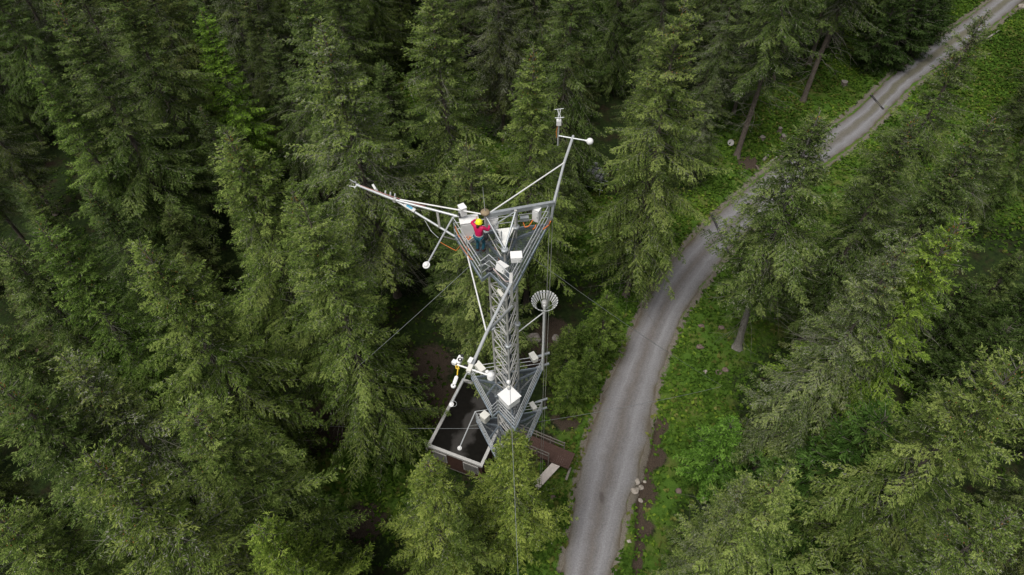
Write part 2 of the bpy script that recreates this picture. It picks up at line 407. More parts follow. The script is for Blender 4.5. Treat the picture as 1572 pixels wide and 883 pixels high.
def road_mat():
    m = bpy.data.materials.new('gravel_road'); m.use_nodes = True; nt = m.node_tree; b = nt.nodes['Principled BSDF']; L = nt.links.new
    b.inputs['Roughness'].default_value = .92; b.inputs['Specular IOR Level'].default_value = .25
    N = nt.nodes.new
    uv = N('ShaderNodeUVMap'); sep = N('ShaderNodeSeparateXYZ'); L(uv.outputs[0], sep.inputs[0])
    tc = N('ShaderNodeTexCoord')
    n1 = N('ShaderNodeTexNoise'); n1.inputs['Scale'].default_value = .55; n1.inputs['Detail'].default_value = 5; L(tc.outputs['Object'], n1.inputs['Vector'])
    n2 = N('ShaderNodeTexNoise'); n2.inputs['Scale'].default_value = 9; n2.inputs['Detail'].default_value = 8; n2.inputs['Roughness'].default_value = .75; L(tc.outputs['Object'], n2.inputs['Vector'])
    # streaks along the direction of travel
    cmb = N('ShaderNodeCombineXYZ'); mu = N('ShaderNodeMath'); mu.operation = 'MULTIPLY'; mu.inputs[1].default_value = 16; L(sep.outputs[0], mu.inputs[0])
    mv = N('ShaderNodeMath'); mv.operation = 'MULTIPLY'; mv.inputs[1].default_value = .22; L(sep.outputs[1], mv.inputs[0]); L(mu.outputs[0], cmb.inputs[0]); L(mv.outputs[0], cmb.inputs[1])
    n3 = N('ShaderNodeTexNoise'); n3.inputs['Scale'].default_value = 1.; n3.inputs['Detail'].default_value = 5; L(cmb.outputs[0], n3.inputs['Vector'])
    ad = N('ShaderNodeMath'); ad.operation = 'MULTIPLY_ADD'; ad.inputs[1].default_value = .22; L(n1.outputs[0], ad.inputs[0]); ad.inputs[2].default_value = -.11
    a2 = N('ShaderNodeMath'); L(sep.outputs[0], a2.inputs[0]); L(ad.outputs[0], a2.inputs[1])
    rp = N('ShaderNodeValToRGB'); e = rp.color_ramp.elements
    stops = [(0., (0.113, 0.094, 0.071)), (.07, (0.162, 0.152, 0.141)), (.20, (0.197, 0.192, 0.198)), (.30, (0.232, 0.228, 0.238)), (.42, (0.166, 0.157, 0.156)), (.50, (0.150, 0.136, 0.128)), (.60, (0.166, 0.159, 0.159)), (.72, (0.229, 0.227, 0.236)), (.84, (0.188, 0.184, 0.189)), (.94, (0.157, 0.147, 0.137)), (1., (0.105, 0.090, 0.066))]
    e[0].position, e[0].color = stops[0][0], (*stops[0][1], 1); e[1].position, e[1].color = stops[-1][0], (*stops[-1][1], 1)
    for p_, c_ in stops[1:-1]:
        k = e.new(p_); k.color = (*c_, 1)
    L(a2.outputs[0], rp.inputs[0])
    # brown-green middle strip on the far stretch
    rg = N('ShaderNodeMapRange'); rg.inputs[1].default_value = 88; rg.inputs[2].default_value = 108; L(sep.outputs[1], rg.inputs[0])
    md = N('ShaderNodeMath'); md.operation = 'SUBTRACT'; md.inputs[1].default_value = .5; L(a2.outputs[0], md.inputs[0])
    ab = N('ShaderNodeMath'); ab.operation = 'ABSOLUTE'; L(md.outputs[0], ab.inputs[0])
    ms = N('ShaderNodeMapRange'); ms.inputs[1].default_value = .20; ms.inputs[2].default_value = .06; L(ab.outputs[0], ms.inputs[0])
    mm = N('ShaderNodeMath'); mm.operation = 'MULTIPLY'; L(rg.outputs[0], mm.inputs[0]); L(ms.outputs[0], mm.inputs[1])
    mg = N('ShaderNodeMix'); mg.data_type = 'RGBA'; L(mm.outputs[0], mg.inputs[0]); L(rp.outputs[0], mg.inputs[6]); mg.inputs[7].default_value = (.135, .128, .095, 1)
    # speckle
    cr = N('ShaderNodeMapRange'); cr.inputs[1].default_value = .3; cr.inputs[2].default_value = .7; cr.inputs[3].default_value = .66; cr.inputs[4].default_value = 1.26; L(n2.outputs[0], cr.inputs[0])
    c3 = N('ShaderNodeMapRange'); c3.inputs[1].default_value = .3; c3.inputs[2].default_value = .7; c3.inputs[3].default_value = .92; c3.inputs[4].default_value = 1.07; L(n3.outputs[0], c3.inputs[0])
    mk = N('ShaderNodeMath'); mk.operation = 'MULTIPLY'; L(cr.outputs[0], mk.inputs[0]); L(c3.outputs[0], mk.inputs[1])
    fin = N('ShaderNodeMix'); fin.data_type = 'RGBA'; fin.blend_type = 'MULTIPLY'; fin.inputs[0].default_value = 1; L(mg.outputs[2], fin.inputs[6]); L(mk.outputs[0], fin.inputs[7])
    # an oil stain near the footbridge
    gp = N('ShaderNodeNewGeometry'); st = P(924, 765, 0)
    sb = N('ShaderNodeVectorMath'); sb.operation = 'SUBTRACT'; sb.inputs[1].default_value = tuple(st); L(gp.outputs['Position'], sb.inputs[0])
    sc_ = N('ShaderNodeVectorMath'); sc_.operation = 'MULTIPLY'; sc_.inputs[1].default_value = (4.2, 1.6, 0); L(sb.outputs[0], sc_.inputs[0])
    ln = N('ShaderNodeVectorMath'); ln.operation = 'LENGTH'; L(sc_.outputs[0], ln.inputs[0])
    so = N('ShaderNodeMapRange'); so.inputs[1].default_value = 1.0; so.inputs[2].default_value = .45; so.inputs[4].default_value = .6; L(ln.outputs['Value'], so.inputs[0])
    f2 = N('ShaderNodeMix'); f2.data_type = 'RGBA'; L(so.outputs[0], f2.inputs[0]); L(fin.outputs[2], f2.inputs[6]); f2.inputs[7].default_value = (.06, .052, .048, 1)
    L(f2.outputs[2], b.inputs['Base Color'])
    bp = N('ShaderNodeBump'); bp.inputs['Strength'].default_value = .6; bp.inputs['Distance'].default_value = .03; L(n2.outputs[0], bp.inputs['Height']); L(bp.outputs[0], b.inputs['Normal'])
    return m
rme = np_mesh('road', vv.reshape(-1, 3), rq, mats=(road_mat(),), smooth=True)
uvl = rme.uv_layers.new(name='UVMap'); li = np.zeros(len(rme.loops), np.int32); rme.loops.foreach_get('vertex_index', li)
uvl.data.foreach_set('uv', uvs.reshape(-1, 2)[li].astype(np.float32).ravel())
road = link('road', rme); tag(road, 'grey gravel forest road curving past the tower', None, kind='structure')

def road_dist(x, y):
    """metres beyond the road's edge (negative on it), and which side (+1 right)"""
    out = np.full(x.shape, 1e9); side = np.zeros(x.shape)
    tang = np.gradient(RC, axis=0)
    for i in range(0, NL, 2):
        d = np.hypot(x - RC[i, 0], y - RC[i, 1]) - RW[i]
        s = np.sign((x - RC[i, 0]) * tang[i, 1] - (y - RC[i, 1]) * tang[i, 0]); k = d < out
        out = np.where(k, d, out); side = np.where(k, s, side)
    return out, side
def blob(x, y, px, py, r, soft=.5):
    c = P(px, py, 0); d = np.hypot(x - c[0], y - c[1])
    return np.clip((r * (1 + soft) - d) / (r * soft * 2), 0, 1)
GREEN = [(1080, 500, 5), (1050, 600, 4), (1120, 450, 6), (1180, 380, 5), (1250, 200, 9), (1330, 140, 7), (1180, 240, 6), (1130, 330, 5), (1060, 350, 3), (1500, 110, 14), (1560, 180, 12), (1440, 240, 10), (1450, 20, 8), (1030, 700, 3), (965, 840, 2.5), (880, 760, 2.2), (840, 780, 2.5), (545, 745, 4.5), (610, 690, 3), (940, 560, 2), (1240, 330, 6), (650, 130, 5), (740, 250, 4), (60, 590, 4), (900, 350, 5)]
SOIL = [(1004, 700, 1.0), (985, 755, 1.2), (990, 810, .7), (1016, 650, .6), (850, 510, 1.6), (820, 545, 1.5), (675, 620, 2), (660, 560, 2), (870, 640, 1.2), (500, 640, 3), (757, 165, 1.5), (640, 110, 1.2), (835, 690, 1.3), (410, 100, 4), (60, 560, 2.5), (1150, 250, 1.2), (560, 800, 1.5)]
def masks(x, y):
    d, side = road_dist(x, y)
    g_ = np.clip(1 - (d - 1.6) / 3.4, 0, 1); s_ = np.zeros_like(x)
    for a in GREEN: g_ = np.maximum(g_, blob(x, y, *a))
    for a in SOIL: s_ = np.maximum(s_, blob(x, y, *a))
    s_ = np.maximum(s_, ditch(x, y)); g_ = g_ * (1 - s_ * .9)
    shoulder = np.clip(1 - np.abs(d - .1) / .55, 0, 1)
    return d, g_, s_, shoulder
DITCH = np.array([P(*q, 0)[:2] for q in ((1014, 650), (1003, 700), (987, 745), (983, 790), (984, 835), (976, 883), (968, 940))])
def ditch(x, y):
    out = np.full(x.shape, 1e9)
    for a, b in zip(DITCH[:-1], DITCH[1:]):
        t = np.clip(((x - a[0]) * (b[0] - a[0]) + (y - a[1]) * (b[1] - a[1])) / ((b - a) @ (b - a)), 0, 1); out = np.minimum(out, np.hypot(x - a[0] - t * (b[0] - a[0]), y - a[1] - t * (b[1] - a[1])))
    return np.exp(-(out / .42) ** 2)
def height(x, y, d):
    h = (.30 * vnoise(x * .12, y * .12, 1) + .14 * vnoise(x * .45, y * .45, 2) + .06 * vnoise(x * 1.3, y * 1.3, 3))
    return h * np.clip((d - .3) / 3.5, 0, 1) - .06 * np.clip(1 - d / .8, 0, 1) - .55 * ditch(x, y)
gx = np.concatenate([np.linspace(-900, -66, 14), np.concatenate([np.arange(-64, 0, .55), np.arange(0, 12, .25), np.arange(12, 96, .55)]), np.linspace(98, 900, 14)])
gy = np.concatenate([np.linspace(-900, -12, 14), np.arange(-10, 118, .55), np.linspace(120, 1400, 14)])
X, Y = np.meshgrid(gx, gy); D_, G_, S_, SH_ = masks(X, Y); Z = height(X, Y, D_)
gi = np.arange(X.size).reshape(X.shape)
gq = np.stack([gi[:-1, :-1], gi[:-1, 1:], gi[1:, 1:], gi[1:, :-1]], 2).reshape(-1, 4)
def ground_mat():
    m = bpy.data.materials.new('forest_floor'); m.use_nodes = True; nt = m.node_tree; b = nt.nodes['Principled BSDF']; L = nt.links.new; N = nt.nodes.new
    b.inputs['Roughness'].default_value = .95; b.inputs['Specular IOR Level'].default_value = .1
    tc = N('ShaderNodeTexCoord')
    def noise(sc, det=6, r=.65):
        n = N('ShaderNodeTexNoise'); n.inputs['Scale'].default_value = sc; n.inputs['Detail'].default_value = det; n.inputs['Roughness'].default_value = r; L(tc.outputs['Object'], n.inputs['Vector']); return n
    def ramp(src, a, b_, p0=.35, p1=.65):
        r = N('ShaderNodeValToRGB'); r.color_ramp.elements[0].color = (*a, 1); r.color_ramp.elements[1].color = (*b_, 1); r.color_ramp.elements[0].position = p0; r.color_ramp.elements[1].position = p1; L(src, r.inputs[0]); return r
    def attr(n):
        a = N('ShaderNodeAttribute'); a.attribute_name = n; return a
    def mixc(f, a, b_):
        k = N('ShaderNodeMix'); k.data_type = 'RGBA'; L(f, k.inputs[0]); L(a, k.inputs[6]); L(b_, k.inputs[7]); return k
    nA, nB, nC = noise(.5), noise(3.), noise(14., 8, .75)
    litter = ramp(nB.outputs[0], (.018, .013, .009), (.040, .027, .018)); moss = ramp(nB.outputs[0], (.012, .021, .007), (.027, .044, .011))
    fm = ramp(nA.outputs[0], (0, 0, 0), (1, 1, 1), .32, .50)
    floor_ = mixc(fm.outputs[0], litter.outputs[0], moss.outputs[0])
    herb = ramp(nC.outputs[0], (.040, .090, .013), (.095, .175, .024)); her2 = ramp(nC.outputs[0], (.080, .095, .022), (.150, .165, .045))
    nD = noise(.28); f2 = ramp(nD.outputs[0], (0, 0, 0), (1, 1, 1), .48, .66)
    herbs = mixc(f2.outputs[0], herb.outputs[0], her2.outputs[0])
    def jag(at, k):
        mth = N('ShaderNodeMath'); mth.operation = 'MULTIPLY_ADD'; L(nB.outputs[0], mth.inputs[0]); mth.inputs[1].default_value = k; mth.inputs[2].default_value = -k / 2
        ad = N('ShaderNodeMath'); ad.operation = 'ADD'; L(attr(at).outputs['Fac'], ad.inputs[0]); L(mth.outputs[0], ad.inputs[1])
        r = N('ShaderNodeMapRange'); r.inputs[1].default_value = .35; r.inputs[2].default_value = .65; L(ad.outputs[0], r.inputs[0]); return r
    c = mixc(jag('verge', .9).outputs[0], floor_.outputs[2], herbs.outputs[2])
    soil = ramp(nC.outputs[0], (.030, .023, .017), (.098, .074, .056))
    c = mixc(jag('soil', 1.0).outputs[0], c.outputs[2], soil.outputs[0])
    grav = ramp(nC.outputs[0], (.10, .085, .06), (.22, .20, .175))
    c = mixc(jag('shoulder', 1.2).outputs[0], c.outputs[2], grav.outputs[0])
    L(c.outputs[2], b.inputs['Base Color'])
    bp = N('ShaderNodeBump'); bp.inputs['Strength'].default_value = .8; bp.inputs['Distance'].default_value = .08; L(nC.outputs[0], bp.inputs['Height']); L(bp.outputs[0], b.inputs['Normal'])
    return m
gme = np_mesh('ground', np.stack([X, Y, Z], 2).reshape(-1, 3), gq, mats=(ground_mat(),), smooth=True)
for nme, arr in (('verge', G_), ('soil', S_), ('shoulder', SH_)):
    a = gme.attributes.new(nme, 'FLOAT', 'POINT'); a.data.foreach_set('value', arr.ravel().astype(np.float32))
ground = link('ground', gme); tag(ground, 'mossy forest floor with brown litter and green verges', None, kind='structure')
def gz(x, y):
    xx = np.atleast_1d(np.array(x, float)); yy = np.atleast_1d(np.array(y, float)); d, _ = road_dist(xx, yy); return height(xx, yy, d)

# herbs, grass and bilberry on the verges: nobody could count it
def ground_cover(name, n, test, size, tall, label, cat, seed, mats, xr=(-50, 90), yr=(8, 112)):
    g = np.random.default_rng(seed)
    x = g.uniform(*xr, n * 4); y = g.uniform(*yr, n * 4); d, G, S, SH = masks(x, y)
    keep = test(d, G, S, g.random(len(x)), x, y); x, y, d = x[keep][:n], y[keep][:n], d[keep][:n]
    z = height(x, y, d); k = 4
    x = np.repeat(x, k) + g.normal(0, .12, len(x) * k); y = np.repeat(y, k) + g.normal(0, .12, len(y) * k); z = np.repeat(z, k) + np.abs(g.normal(0, tall, len(z) * k))
    m = len(x); c = np.stack([x, y, z], 1); dr = g.normal(0, 1, (m, 3)); dr[:, 2] = g.uniform(-.3, .6, m); dr /= np.linalg.norm(dr, axis=1)[:, None]
    nr = np.array([0, 0, 1.]) + g.normal(0, .4, (m, 3)); w = np.cross(dr, nr); w /= np.linalg.norm(w, axis=1)[:, None]
    s = size * g.uniform(.6, 1.4, m); dr = dr * s[:, None]; w = w * (s * g.uniform(.18, .4, m))[:, None]
    V = np.stack([c - dr * .5, c + w, c + dr * .5, c - w], 1).reshape(-1, 3); q = np.arange(4 * m).reshape(m, 4)
    tn = np.repeat(np.clip(.38 + .34 * vnoise(x * .8, y * .8, 9) + .25 * vnoise(x * .22, y * .22, 12) + g.normal(0, .2, m), 0, 1), 4)
    o = link(name, np_mesh(name, V, q, mats=mats, tint=tn)); tag(o, label, cat, kind='stuff'); return o
ground_cover('verge_herbs', 52000, lambda d, G, S, r, x, y: (d > .25) & (r < G * (.55 + .45 * (vnoise(x * .35, y * .35, 21) > -.15))), .30, .16, 'bright green herbs and grass along the gravel road verges', 'ground cover', 31, (M['herb'],))
ground_cover('verge_grass', 10000, lambda d, G, S, r, x, y: (d > .1) & (r < G * (.25 + .75 * (vnoise(x * .28, y * .28, 41) > .1))), .34, .14, 'tufts of pale yellowish grass scattered over the road verges', 'grass', 35, (M['grass'],))
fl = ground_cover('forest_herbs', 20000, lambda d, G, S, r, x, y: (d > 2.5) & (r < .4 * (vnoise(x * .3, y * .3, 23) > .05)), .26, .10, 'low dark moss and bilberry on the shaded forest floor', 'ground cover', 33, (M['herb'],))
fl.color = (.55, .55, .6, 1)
# ------------------------------------------------------------------ the lattice tower
def grating_mat():
    m = bpy.data.materials.new('steel_grating'); m.use_nodes = True; nt = m.node_tree; b = nt.nodes['Principled BSDF']; L = nt.links.new; N = nt.nodes.new
    b.inputs['Base Color'].default_value = (.075, .09, .108, 1); b.inputs['Metallic'].default_value = .3; b.inputs['Roughness'].default_value = .5
    tc = N('ShaderNodeTexCoord'); sp = N('ShaderNodeSeparateXYZ'); L(tc.outputs['Object'], sp.inputs[0])
    def bars(o, pitch, duty):
        a = N('ShaderNodeMath'); a.operation = 'MULTIPLY'; a.inputs[1].default_value = 1 / pitch; L(sp.outputs[o], a.inputs[0])
        f = N('ShaderNodeMath'); f.operation = 'FRACT'; L(a.outputs[0], f.inputs[0]); g = N('ShaderNodeMath'); g.operation = 'LESS_THAN'; g.inputs[1].default_value = duty; L(f.outputs[0], g.inputs[0]); return g
    g1, g2 = bars(0, .033, .34), bars(1, .10, .15)
    mx = N('ShaderNodeMath'); mx.operation = 'MAXIMUM'; L(g1.outputs[0], mx.inputs[0]); L(g2.outputs[0], mx.inputs[1]); L(mx.outputs[0], b.inputs['Alpha'])
    return m
M['grating'] = grating_mat()
GZT = float(gz(-.3, 19.2)[0])
LL, LR, LF = Vector((-.99, 19.57, 0)), Vector((.22, 19.75, 0)), Vector((-.25, 18.49, 0))
CEN = (LL + LR + LF) / 3
def up(v, z): return Vector((v.x, v.y, z))
tower = thing('lattice_tower', 'tall grey three-legged steel lattice tower with three triangular work platforms and long instrument booms', 'tower', (CEN.x, CEN.y, 0))
ZTOP = 27.4
for lg, top in ((LL, 28.95), (LR, 28.95), (LF, 28.05)):
    m = MB(); m.tube(up(lg, -.1), up(lg, top), .060, 10); o = m.build('leg', M['galv_warm'], tower)
    for fz in (2.7, 8.7, 15.0, 21.33, 28.0):
        if fz < top + .1:
            m = MB(); m.lathe(up(lg, fz), [(.0, -.075), (.12, -.075), (.155, -.06), (.155, -.006), (.155, .006), (.155, .06), (.12, .075), (0, .075)], n=14); m.build('flange', M['galv'], o)
for z_ in np.arange(.3, 27.2, .84):
    for k, (a, b) in enumerate(((LL, LF), (LF, LR), (LR, LL))):
        MB().tube(up(a, z_), up(b, z_), .026, 6).build('horizontal_brace', M['galv_warm'], tower)
        i = int(round((z_ - .3) / .84)); p, q = (a, b) if (i + k) % 2 else (b, a)
        MB().tube(up(p, z_), up(q, z_ + .84), .024, 6).build('diagonal_brace', M['galv_warm'], tower)
for a in (LL, LR):
    MB().tube(up(LF, 28.02), up(a, 28.9), .042, 8).build('head_brace', M['galv'], tower)
MB().tube(up(LL, 28.05), up(LR, 28.9), .028, 6).build('head_brace', M['galv'], tower)
# ladder and cable tray inside the shaft
dl = (LF - LL).normalized(); inw = Vector((-dl.y, dl.x, 0)); inw = inw if inw.dot(CEN - LL) > 0 else -inw
lc = (LL + LF) / 2 + inw * .17
lad = MB(); a0, b0 = lc - dl * .20, lc + dl * .20
lad.bar(up(a0, .2), up(a0, 28.6), .05, .03, up=dl); lad.bar(up(b0, .2), up(b0, 28.6), .05, .03, up=dl); lado = lad.build('ladder', M['alu'], tower)
m = MB()
for z_ in np.arange(.5, 28.5, .30): m.tube(up(a0, z_), up(b0, z_), .016, 6, cap=False)
m.build('rungs', M['alu'], lado)
tr = CEN + Vector((.12, .25, 0))
MB().bar(up(tr, .4), up(tr, 27.3), .22, .05, up=(0, 1, 0)).build('cable_tray', M['tray'], tower)
m = MB()
for k in range(4): m.path([up(tr + Vector((-.07 + .045 * k, -.045, 0)), z_) + Vector((rng.normal(0, .006), 0, 0)) for z_ in np.linspace(.5, 27.2, 14)], .016, 5)
m.build('cable_bundle', M['black'], tower)

PL, PN1, PN2, PF, PR = Vector((-2.33, 19.90, 0)), Vector((-1.18, 17.47, 0)), Vector((-.86, 17.80, 0)), Vector((-.02, 16.72, 0)), Vector((1.60, 20.45, 0))
def lerp(a, b, t): return a + (b - a) * t
def platform(zp, n_rails=3):
    pf = MB()
    outer = [PL, PN1, PN2, PF, PR]
    # the steel edge beams carry the deck; the part itself is the frame
    for a, b in zip(outer, outer[1:] + outer[:1]):
        pf.bar(up(a, zp - .02), up(b, zp - .02), .045, .17)
    for a, b in ((LL, PL), (LF, PF), (LR, PR), (LL, LF), (LF, LR), (LR, LL), (LL, lerp(PL, PN1, .55))):
        pf.bar(up(a, zp - .10), up(b, zp - .10), .09, .12)
    frame = pf.build('platform', M['bluesteel'], tower)
    bm = bmesh.new(); ov = [bm.verts.new(up(p, zp)) for p in outer]; iv = [bm.verts.new(up(p, zp)) for p in (lerp(LL, CEN, .12), lerp(LF, CEN, .12), lerp(LR, CEN, .12))]
    es = [bm.edges.new((l[i], l[(i + 1) % len(l)])) for l in (ov, iv) for i in range(len(l))]
    bmesh.ops.triangle_fill(bm, edges=es, use_beauty=True)
    bm.verts.index_update()
    g = MB(); g.add([v.co.copy() for v in bm.verts], [[v.index for v in f.verts] for f in bm.faces]); bm.free(); g.build('grating', M['grating'], frame)
    edges = [(PL, PN1), (PN1, PN2), (PN2, PF), (PF, PR), (PR, PL)]
    for a, b in edges:
        L_ = (b - a).length; r = MB()
        for h_ in (.42, .78, 1.12)[:n_rails]: r.tube(up(a, zp + h_), up(b, zp + h_), .019, 6)
        r.build('guard_rail', M['alu'], frame)
        n_ = max(1, int(round(L_ / 1.15)))
        for i in range(n_):
            q = lerp(a, b, i / n_); MB().bar(up(q, zp), up(q, zp + 1.13), .038, .038, up=(0, 1, 0)).build('rail_post', M['galv'], frame)
    # knee braces under the deck
    for lg, c in ((LL, PL), (LF, PF), (LR, PR)):
        MB().bar(up(lg, zp - 1.35), up(lerp(lg, c, .8), zp - .15), .06, .06).build('knee_brace', M['galv_warm'], frame)
    return frame
ZP1, ZP2, ZP3 = ZTOP, 16.35, 11.55
for z_ in (ZP1, ZP2, ZP3): platform(z_)
# heavy beam carrying the rear booms and its bracket at the right corner
RT = PV(850, 312, 28.55)
MB().bar(up(LL, 28.90), RT, .13, .20).build('head_beam', M['galv'], tower)
m = MB(); m.bar(RT, PV(847, 333, 27.9), .10, .10); m.bar(PV(847, 333, 27.9), PV(839, 346, 27.35), .10, .12); m.bar(up(PR, 27.4), up(PR, 28.6), .08, .08); m.build('hoist_bracket', M['galv'], tower)

def boom(name_chords, tip, joint, stays=(), extra=(), r=.055):
    m = MB()
    m.tube(joint, tip, r * 1.05, 10); o = m.build('boom', M['alu'], tower)
    for a, b, rr in name_chords: MB().tube(a, b, rr, 8).build('chord', M['alu'], o)
    for a, b in stays: MB().tube(a, b, .030, 8).build('stay', M['white'], o)
    for a, b, w_ in extra: MB().bar(a, b, w_, w_).build('strut', M['galv_warm'], o)
    return o
JL = PV(606, 307, 28.5); TL = PV(548, 284, 28.5)
UL, DL = PV(702, 332, 28.5), PV(698, 363, 27.42)
def on(a, b, t): return a + (b - a) * t
def cb(a, b, px):       # a point on the chord a-b that shows at this column
    ts = np.linspace(0, 1, 200); xs = [to_px(on(a, b, t))[0] for t in ts]; return on(a, b, ts[int(np.argmin(np.abs(np.array(xs) - px)))])
boom([(UL, JL, .055), (DL, JL, .05)], TL, JL, [(up(LL, 28.93), PV(614, 306.5, 28.56))], [(cb(UL, JL, 671), cb(DL, JL, 675), .09), (on(UL, JL, .98), on(UL, JL, 1.02), .16)])
JR = PV(866, 250, 28.5); TR = PV(880, 209, 28.5)
UR, DR = RT, PV(847, 333, 27.9)
boom([(UR, JR, .06), (DR, JR, .045)], TR, JR, [(up(LL, 28.98) + Vector((.12, 0, 0)), PV(866, 250, 28.56))], [(on(UR, JR, .30), on(DR, JR, .30), .06)], .06)
FT = PV(784, 436, 28.5); JF = PV(747, 511, 28.45); TF = PV(719, 574, 28.4); FD = PV(786, 470, 27.0)
boom([(FT, JF, .06), (FD, JF, .055)], TF, JF, [(PV(718, 394, 27.5), JF)], [(up(PF, 27.0), up(PF, 28.6), .11), (up(PF, 28.55), FT, .12)], .06)
for zp, x0, y0, x1, y1, sx, sy in ((ZP1, 695, 336, 656, 405, 669, 379), (ZP2, 724, 562, 693, 619, 711, 587), (ZP3, 731, 628, 706, 686, 719, 657)):
    zr = zp + 1.1; a = up(PL, zr); b = PV(x1, y1, zr)
    o = MB().tube(a, b, .036, 8).build('sensor_boom', M['alu'], tower)
    MB().bar(up(lerp(PL, PN1, .12), zp + .05), on(a, b, .42), .045, .045).build('strut', M['galv_warm'], o)
# short outriggers at the right corners of the lower platforms
for zp in (ZP2, ZP3):
    for h_ in (1.1, .05):
        MB().bar(up(lerp(PR, PL, .10), zp + h_), up(PR + (PR - CEN).normalized() * .38, zp + h_), .10, .10).build('outrigger', M['galv'], tower)
# cross arms at the boom tips
c0, c1 = PV(857, 208.5, 28.52), PV(903, 216.5, 28.52)
MB().tube(c0, c1, .035, 8).build('cross_arm', M['alu'], tower)
f0, f1 = PV(702, 560, 28.45), PV(749, 576, 28.45)
MB().tube(f0, f1, .030, 8).build('cross_arm', M['white'], tower)
MB().box(PV(721.5, 567, 28.42), (.16, .30, .22), rz=-.35, bev=.01).build('clamp', M['offwhite'], tower)
# mast, lightning rod and the round brass-brown cap on the rear left leg
m = MB(); m.lathe(up(LL, 28.97), [(0, 0), (.10, 0), (.17, .03), (.19, .08), (.17, .14), (.05, .17), (0, .17)], n=20); m.build('mast_cap', mat('brown_cap', (.30, .23, .14), .7, 0, .35, 9), tower)
m = MB(); m.tube(up(LL, 29.05), up(LL, 30.4) + Vector((-.03, 0, 0)), .018, 6, r2=.008); m.build('lightning_rod', M['alu'], tower)
# white sheet closing part of the shaft at the top flange, lamp housing under the deck
tri = [lerp(LR, CEN, .10), lerp(LF, CEN, .10), lerp(lerp(LL, LR, .34), CEN, .06)]
m = MB(); t_ = [up(p, 28.03) for p in tri] + [up(p, 28.06) for p in tri]; m.add(t_, [(2, 1, 0), (3, 4, 5), (0, 1, 4, 3), (1, 2, 5, 4), (2, 0, 3, 5)]); m.build('shaft_cover', M['tarp'], tower)
m = MB(); m.bar(PV(764, 444, 26.95), PV(772, 455, 26.75), .16, .16, bev=.04); m.build('lamp_housing', M['offwhite'], tower)
# cable runs on the rails of the top platform
def cable(pts, r, mt, parent=tower, name='cable'):
    k = []
    for i in range(len(pts) - 1):
        a, b = Vector(pts[i]), Vector(pts[i + 1])
        for t in np.linspace(0, 1, 6)[:-1]: k.append(a + (b - a) * t + Vector((0, 0, -.07 * t * (1 - t) * (b - a).length)))
    k.append(Vector(pts[-1])); return MB().path(k, r, 6).build(name, mt, parent)
cable([PV(676, 372, 28.2), PV(700, 385, 27.9), up(PL, 27.5) + Vector((.25, -.6, 0)), up(lerp(PL, PN1, .6), 27.6), PV(728, 400, 27.7)], .013, M['orange'])
cable([PV(699, 348, 28.3), PV(703, 360, 27.9), PV(714, 378, 27.6), PV(722, 385, 27.6)], .022, M['orange'])
cable([PV(803, 341, 28.0), PV(806, 349, 27.8), PV(812, 347, 27.8), PV(818, 338, 28.1)], .026, M['orange'])
cable([PV(834, 352, 27.5), PV(843, 345, 27.5), PV(845, 340, 27.7)], .030, M['orange'])
cable([PV(818, 352, 27.5), PV(821, 350, 27.6), PV(823, 345, 27.7)], .028, M['orange'])
cable([PV(760, 381, 27.2), PV(765, 390, 27.3), PV(766, 400, 26.9)], .026, M['orange'])
cable([PV(735, 408, 28.1), PV(745, 405, 28.3), PV(753, 410, 28.1)], .024, M['alu'])
cable([PV(752, 410, 28.1), PV(756, 415, 28.0), PV(749, 416, 28.0), PV(757, 412, 28.1)], .05, M['black'], name='cable_coil')
cable([PV(757, 412, 28.1), PV(768, 424, 27.9), PV(776, 432, 27.8), PV(783, 432, 28.3)], .028, mat('pinkish_cable', (.52, .42, .40), .5))
cable([PV(652, 338, 28.3), PV(662, 355, 27.9), PV(673, 365, 28.2)], .014, M['alu'])
cable([PV(742, 522, 28.4), PV(734, 540, 28.3), PV(731, 556, 28.3), PV(722, 563, 28.3), PV(712, 561, 28.4)], .04, M['black'], name='cable_bundle')
cable([on(TL, JL, .1) + Vector((0, 0, .06)), on(TL, JL, .5) + Vector((0, 0, .1)), on(JL, UL, .5) + Vector((0, 0, .09))], .012, mat('red_white_cable', (.45, .20, .18), .5))

# guy wires to the ground anchors
ANR, ANL, ANF = P(1110, 592, 0), P(443, 652, 0), np.array([.15, 2.6, 0])
def guy(a, b, label):
    a, b = Vector(a), Vector(b); b.z = float(gz(b.x, b.y)[0]) + .05
    pts = [a + (b - a) * t + Vector((0, 0, -.35 * 4 * t * (1 - t))) for t in np.linspace(0, 1, 14)]
    tag(MB().path(pts, .013, 5).build('guy_wire', M['galv']), label, 'wire', 'guy wires of the tower')
guy(up(LL, 26.9), ANL, 'thin steel guy wire running from the top platform down into trees on the left')
guy(up(LR, 26.9), ANR, 'thin steel guy wire running from the top platform down across the road bend')
guy(up(LL, 11.2), ANL, 'lower guy wire stretched left over the flat hut roof')
guy(up(LR, 11.2), ANR, 'lower guy wire stretched right across the road past the round bushes')
guy(up(LF, 22.5), ANF, 'guy wire coming toward the viewer over the spruce in front of the tower')
def rope(px_, py_, label):
    a = PV(px_, py_, 27.6); b = Vector((a.x, a.y, .1))
    tag(MB().tube(a, b, .013, 5).build('hoist_rope', M['galv_warm']), label, 'rope', 'hoist ropes of the tower')
rope(843.5, 340, 'left of the two vertical hoist ropes hanging from the right corner of the top platform')
rope(848.3, 336, 'right of the two vertical hoist ropes hanging from the right corner of the top platform')
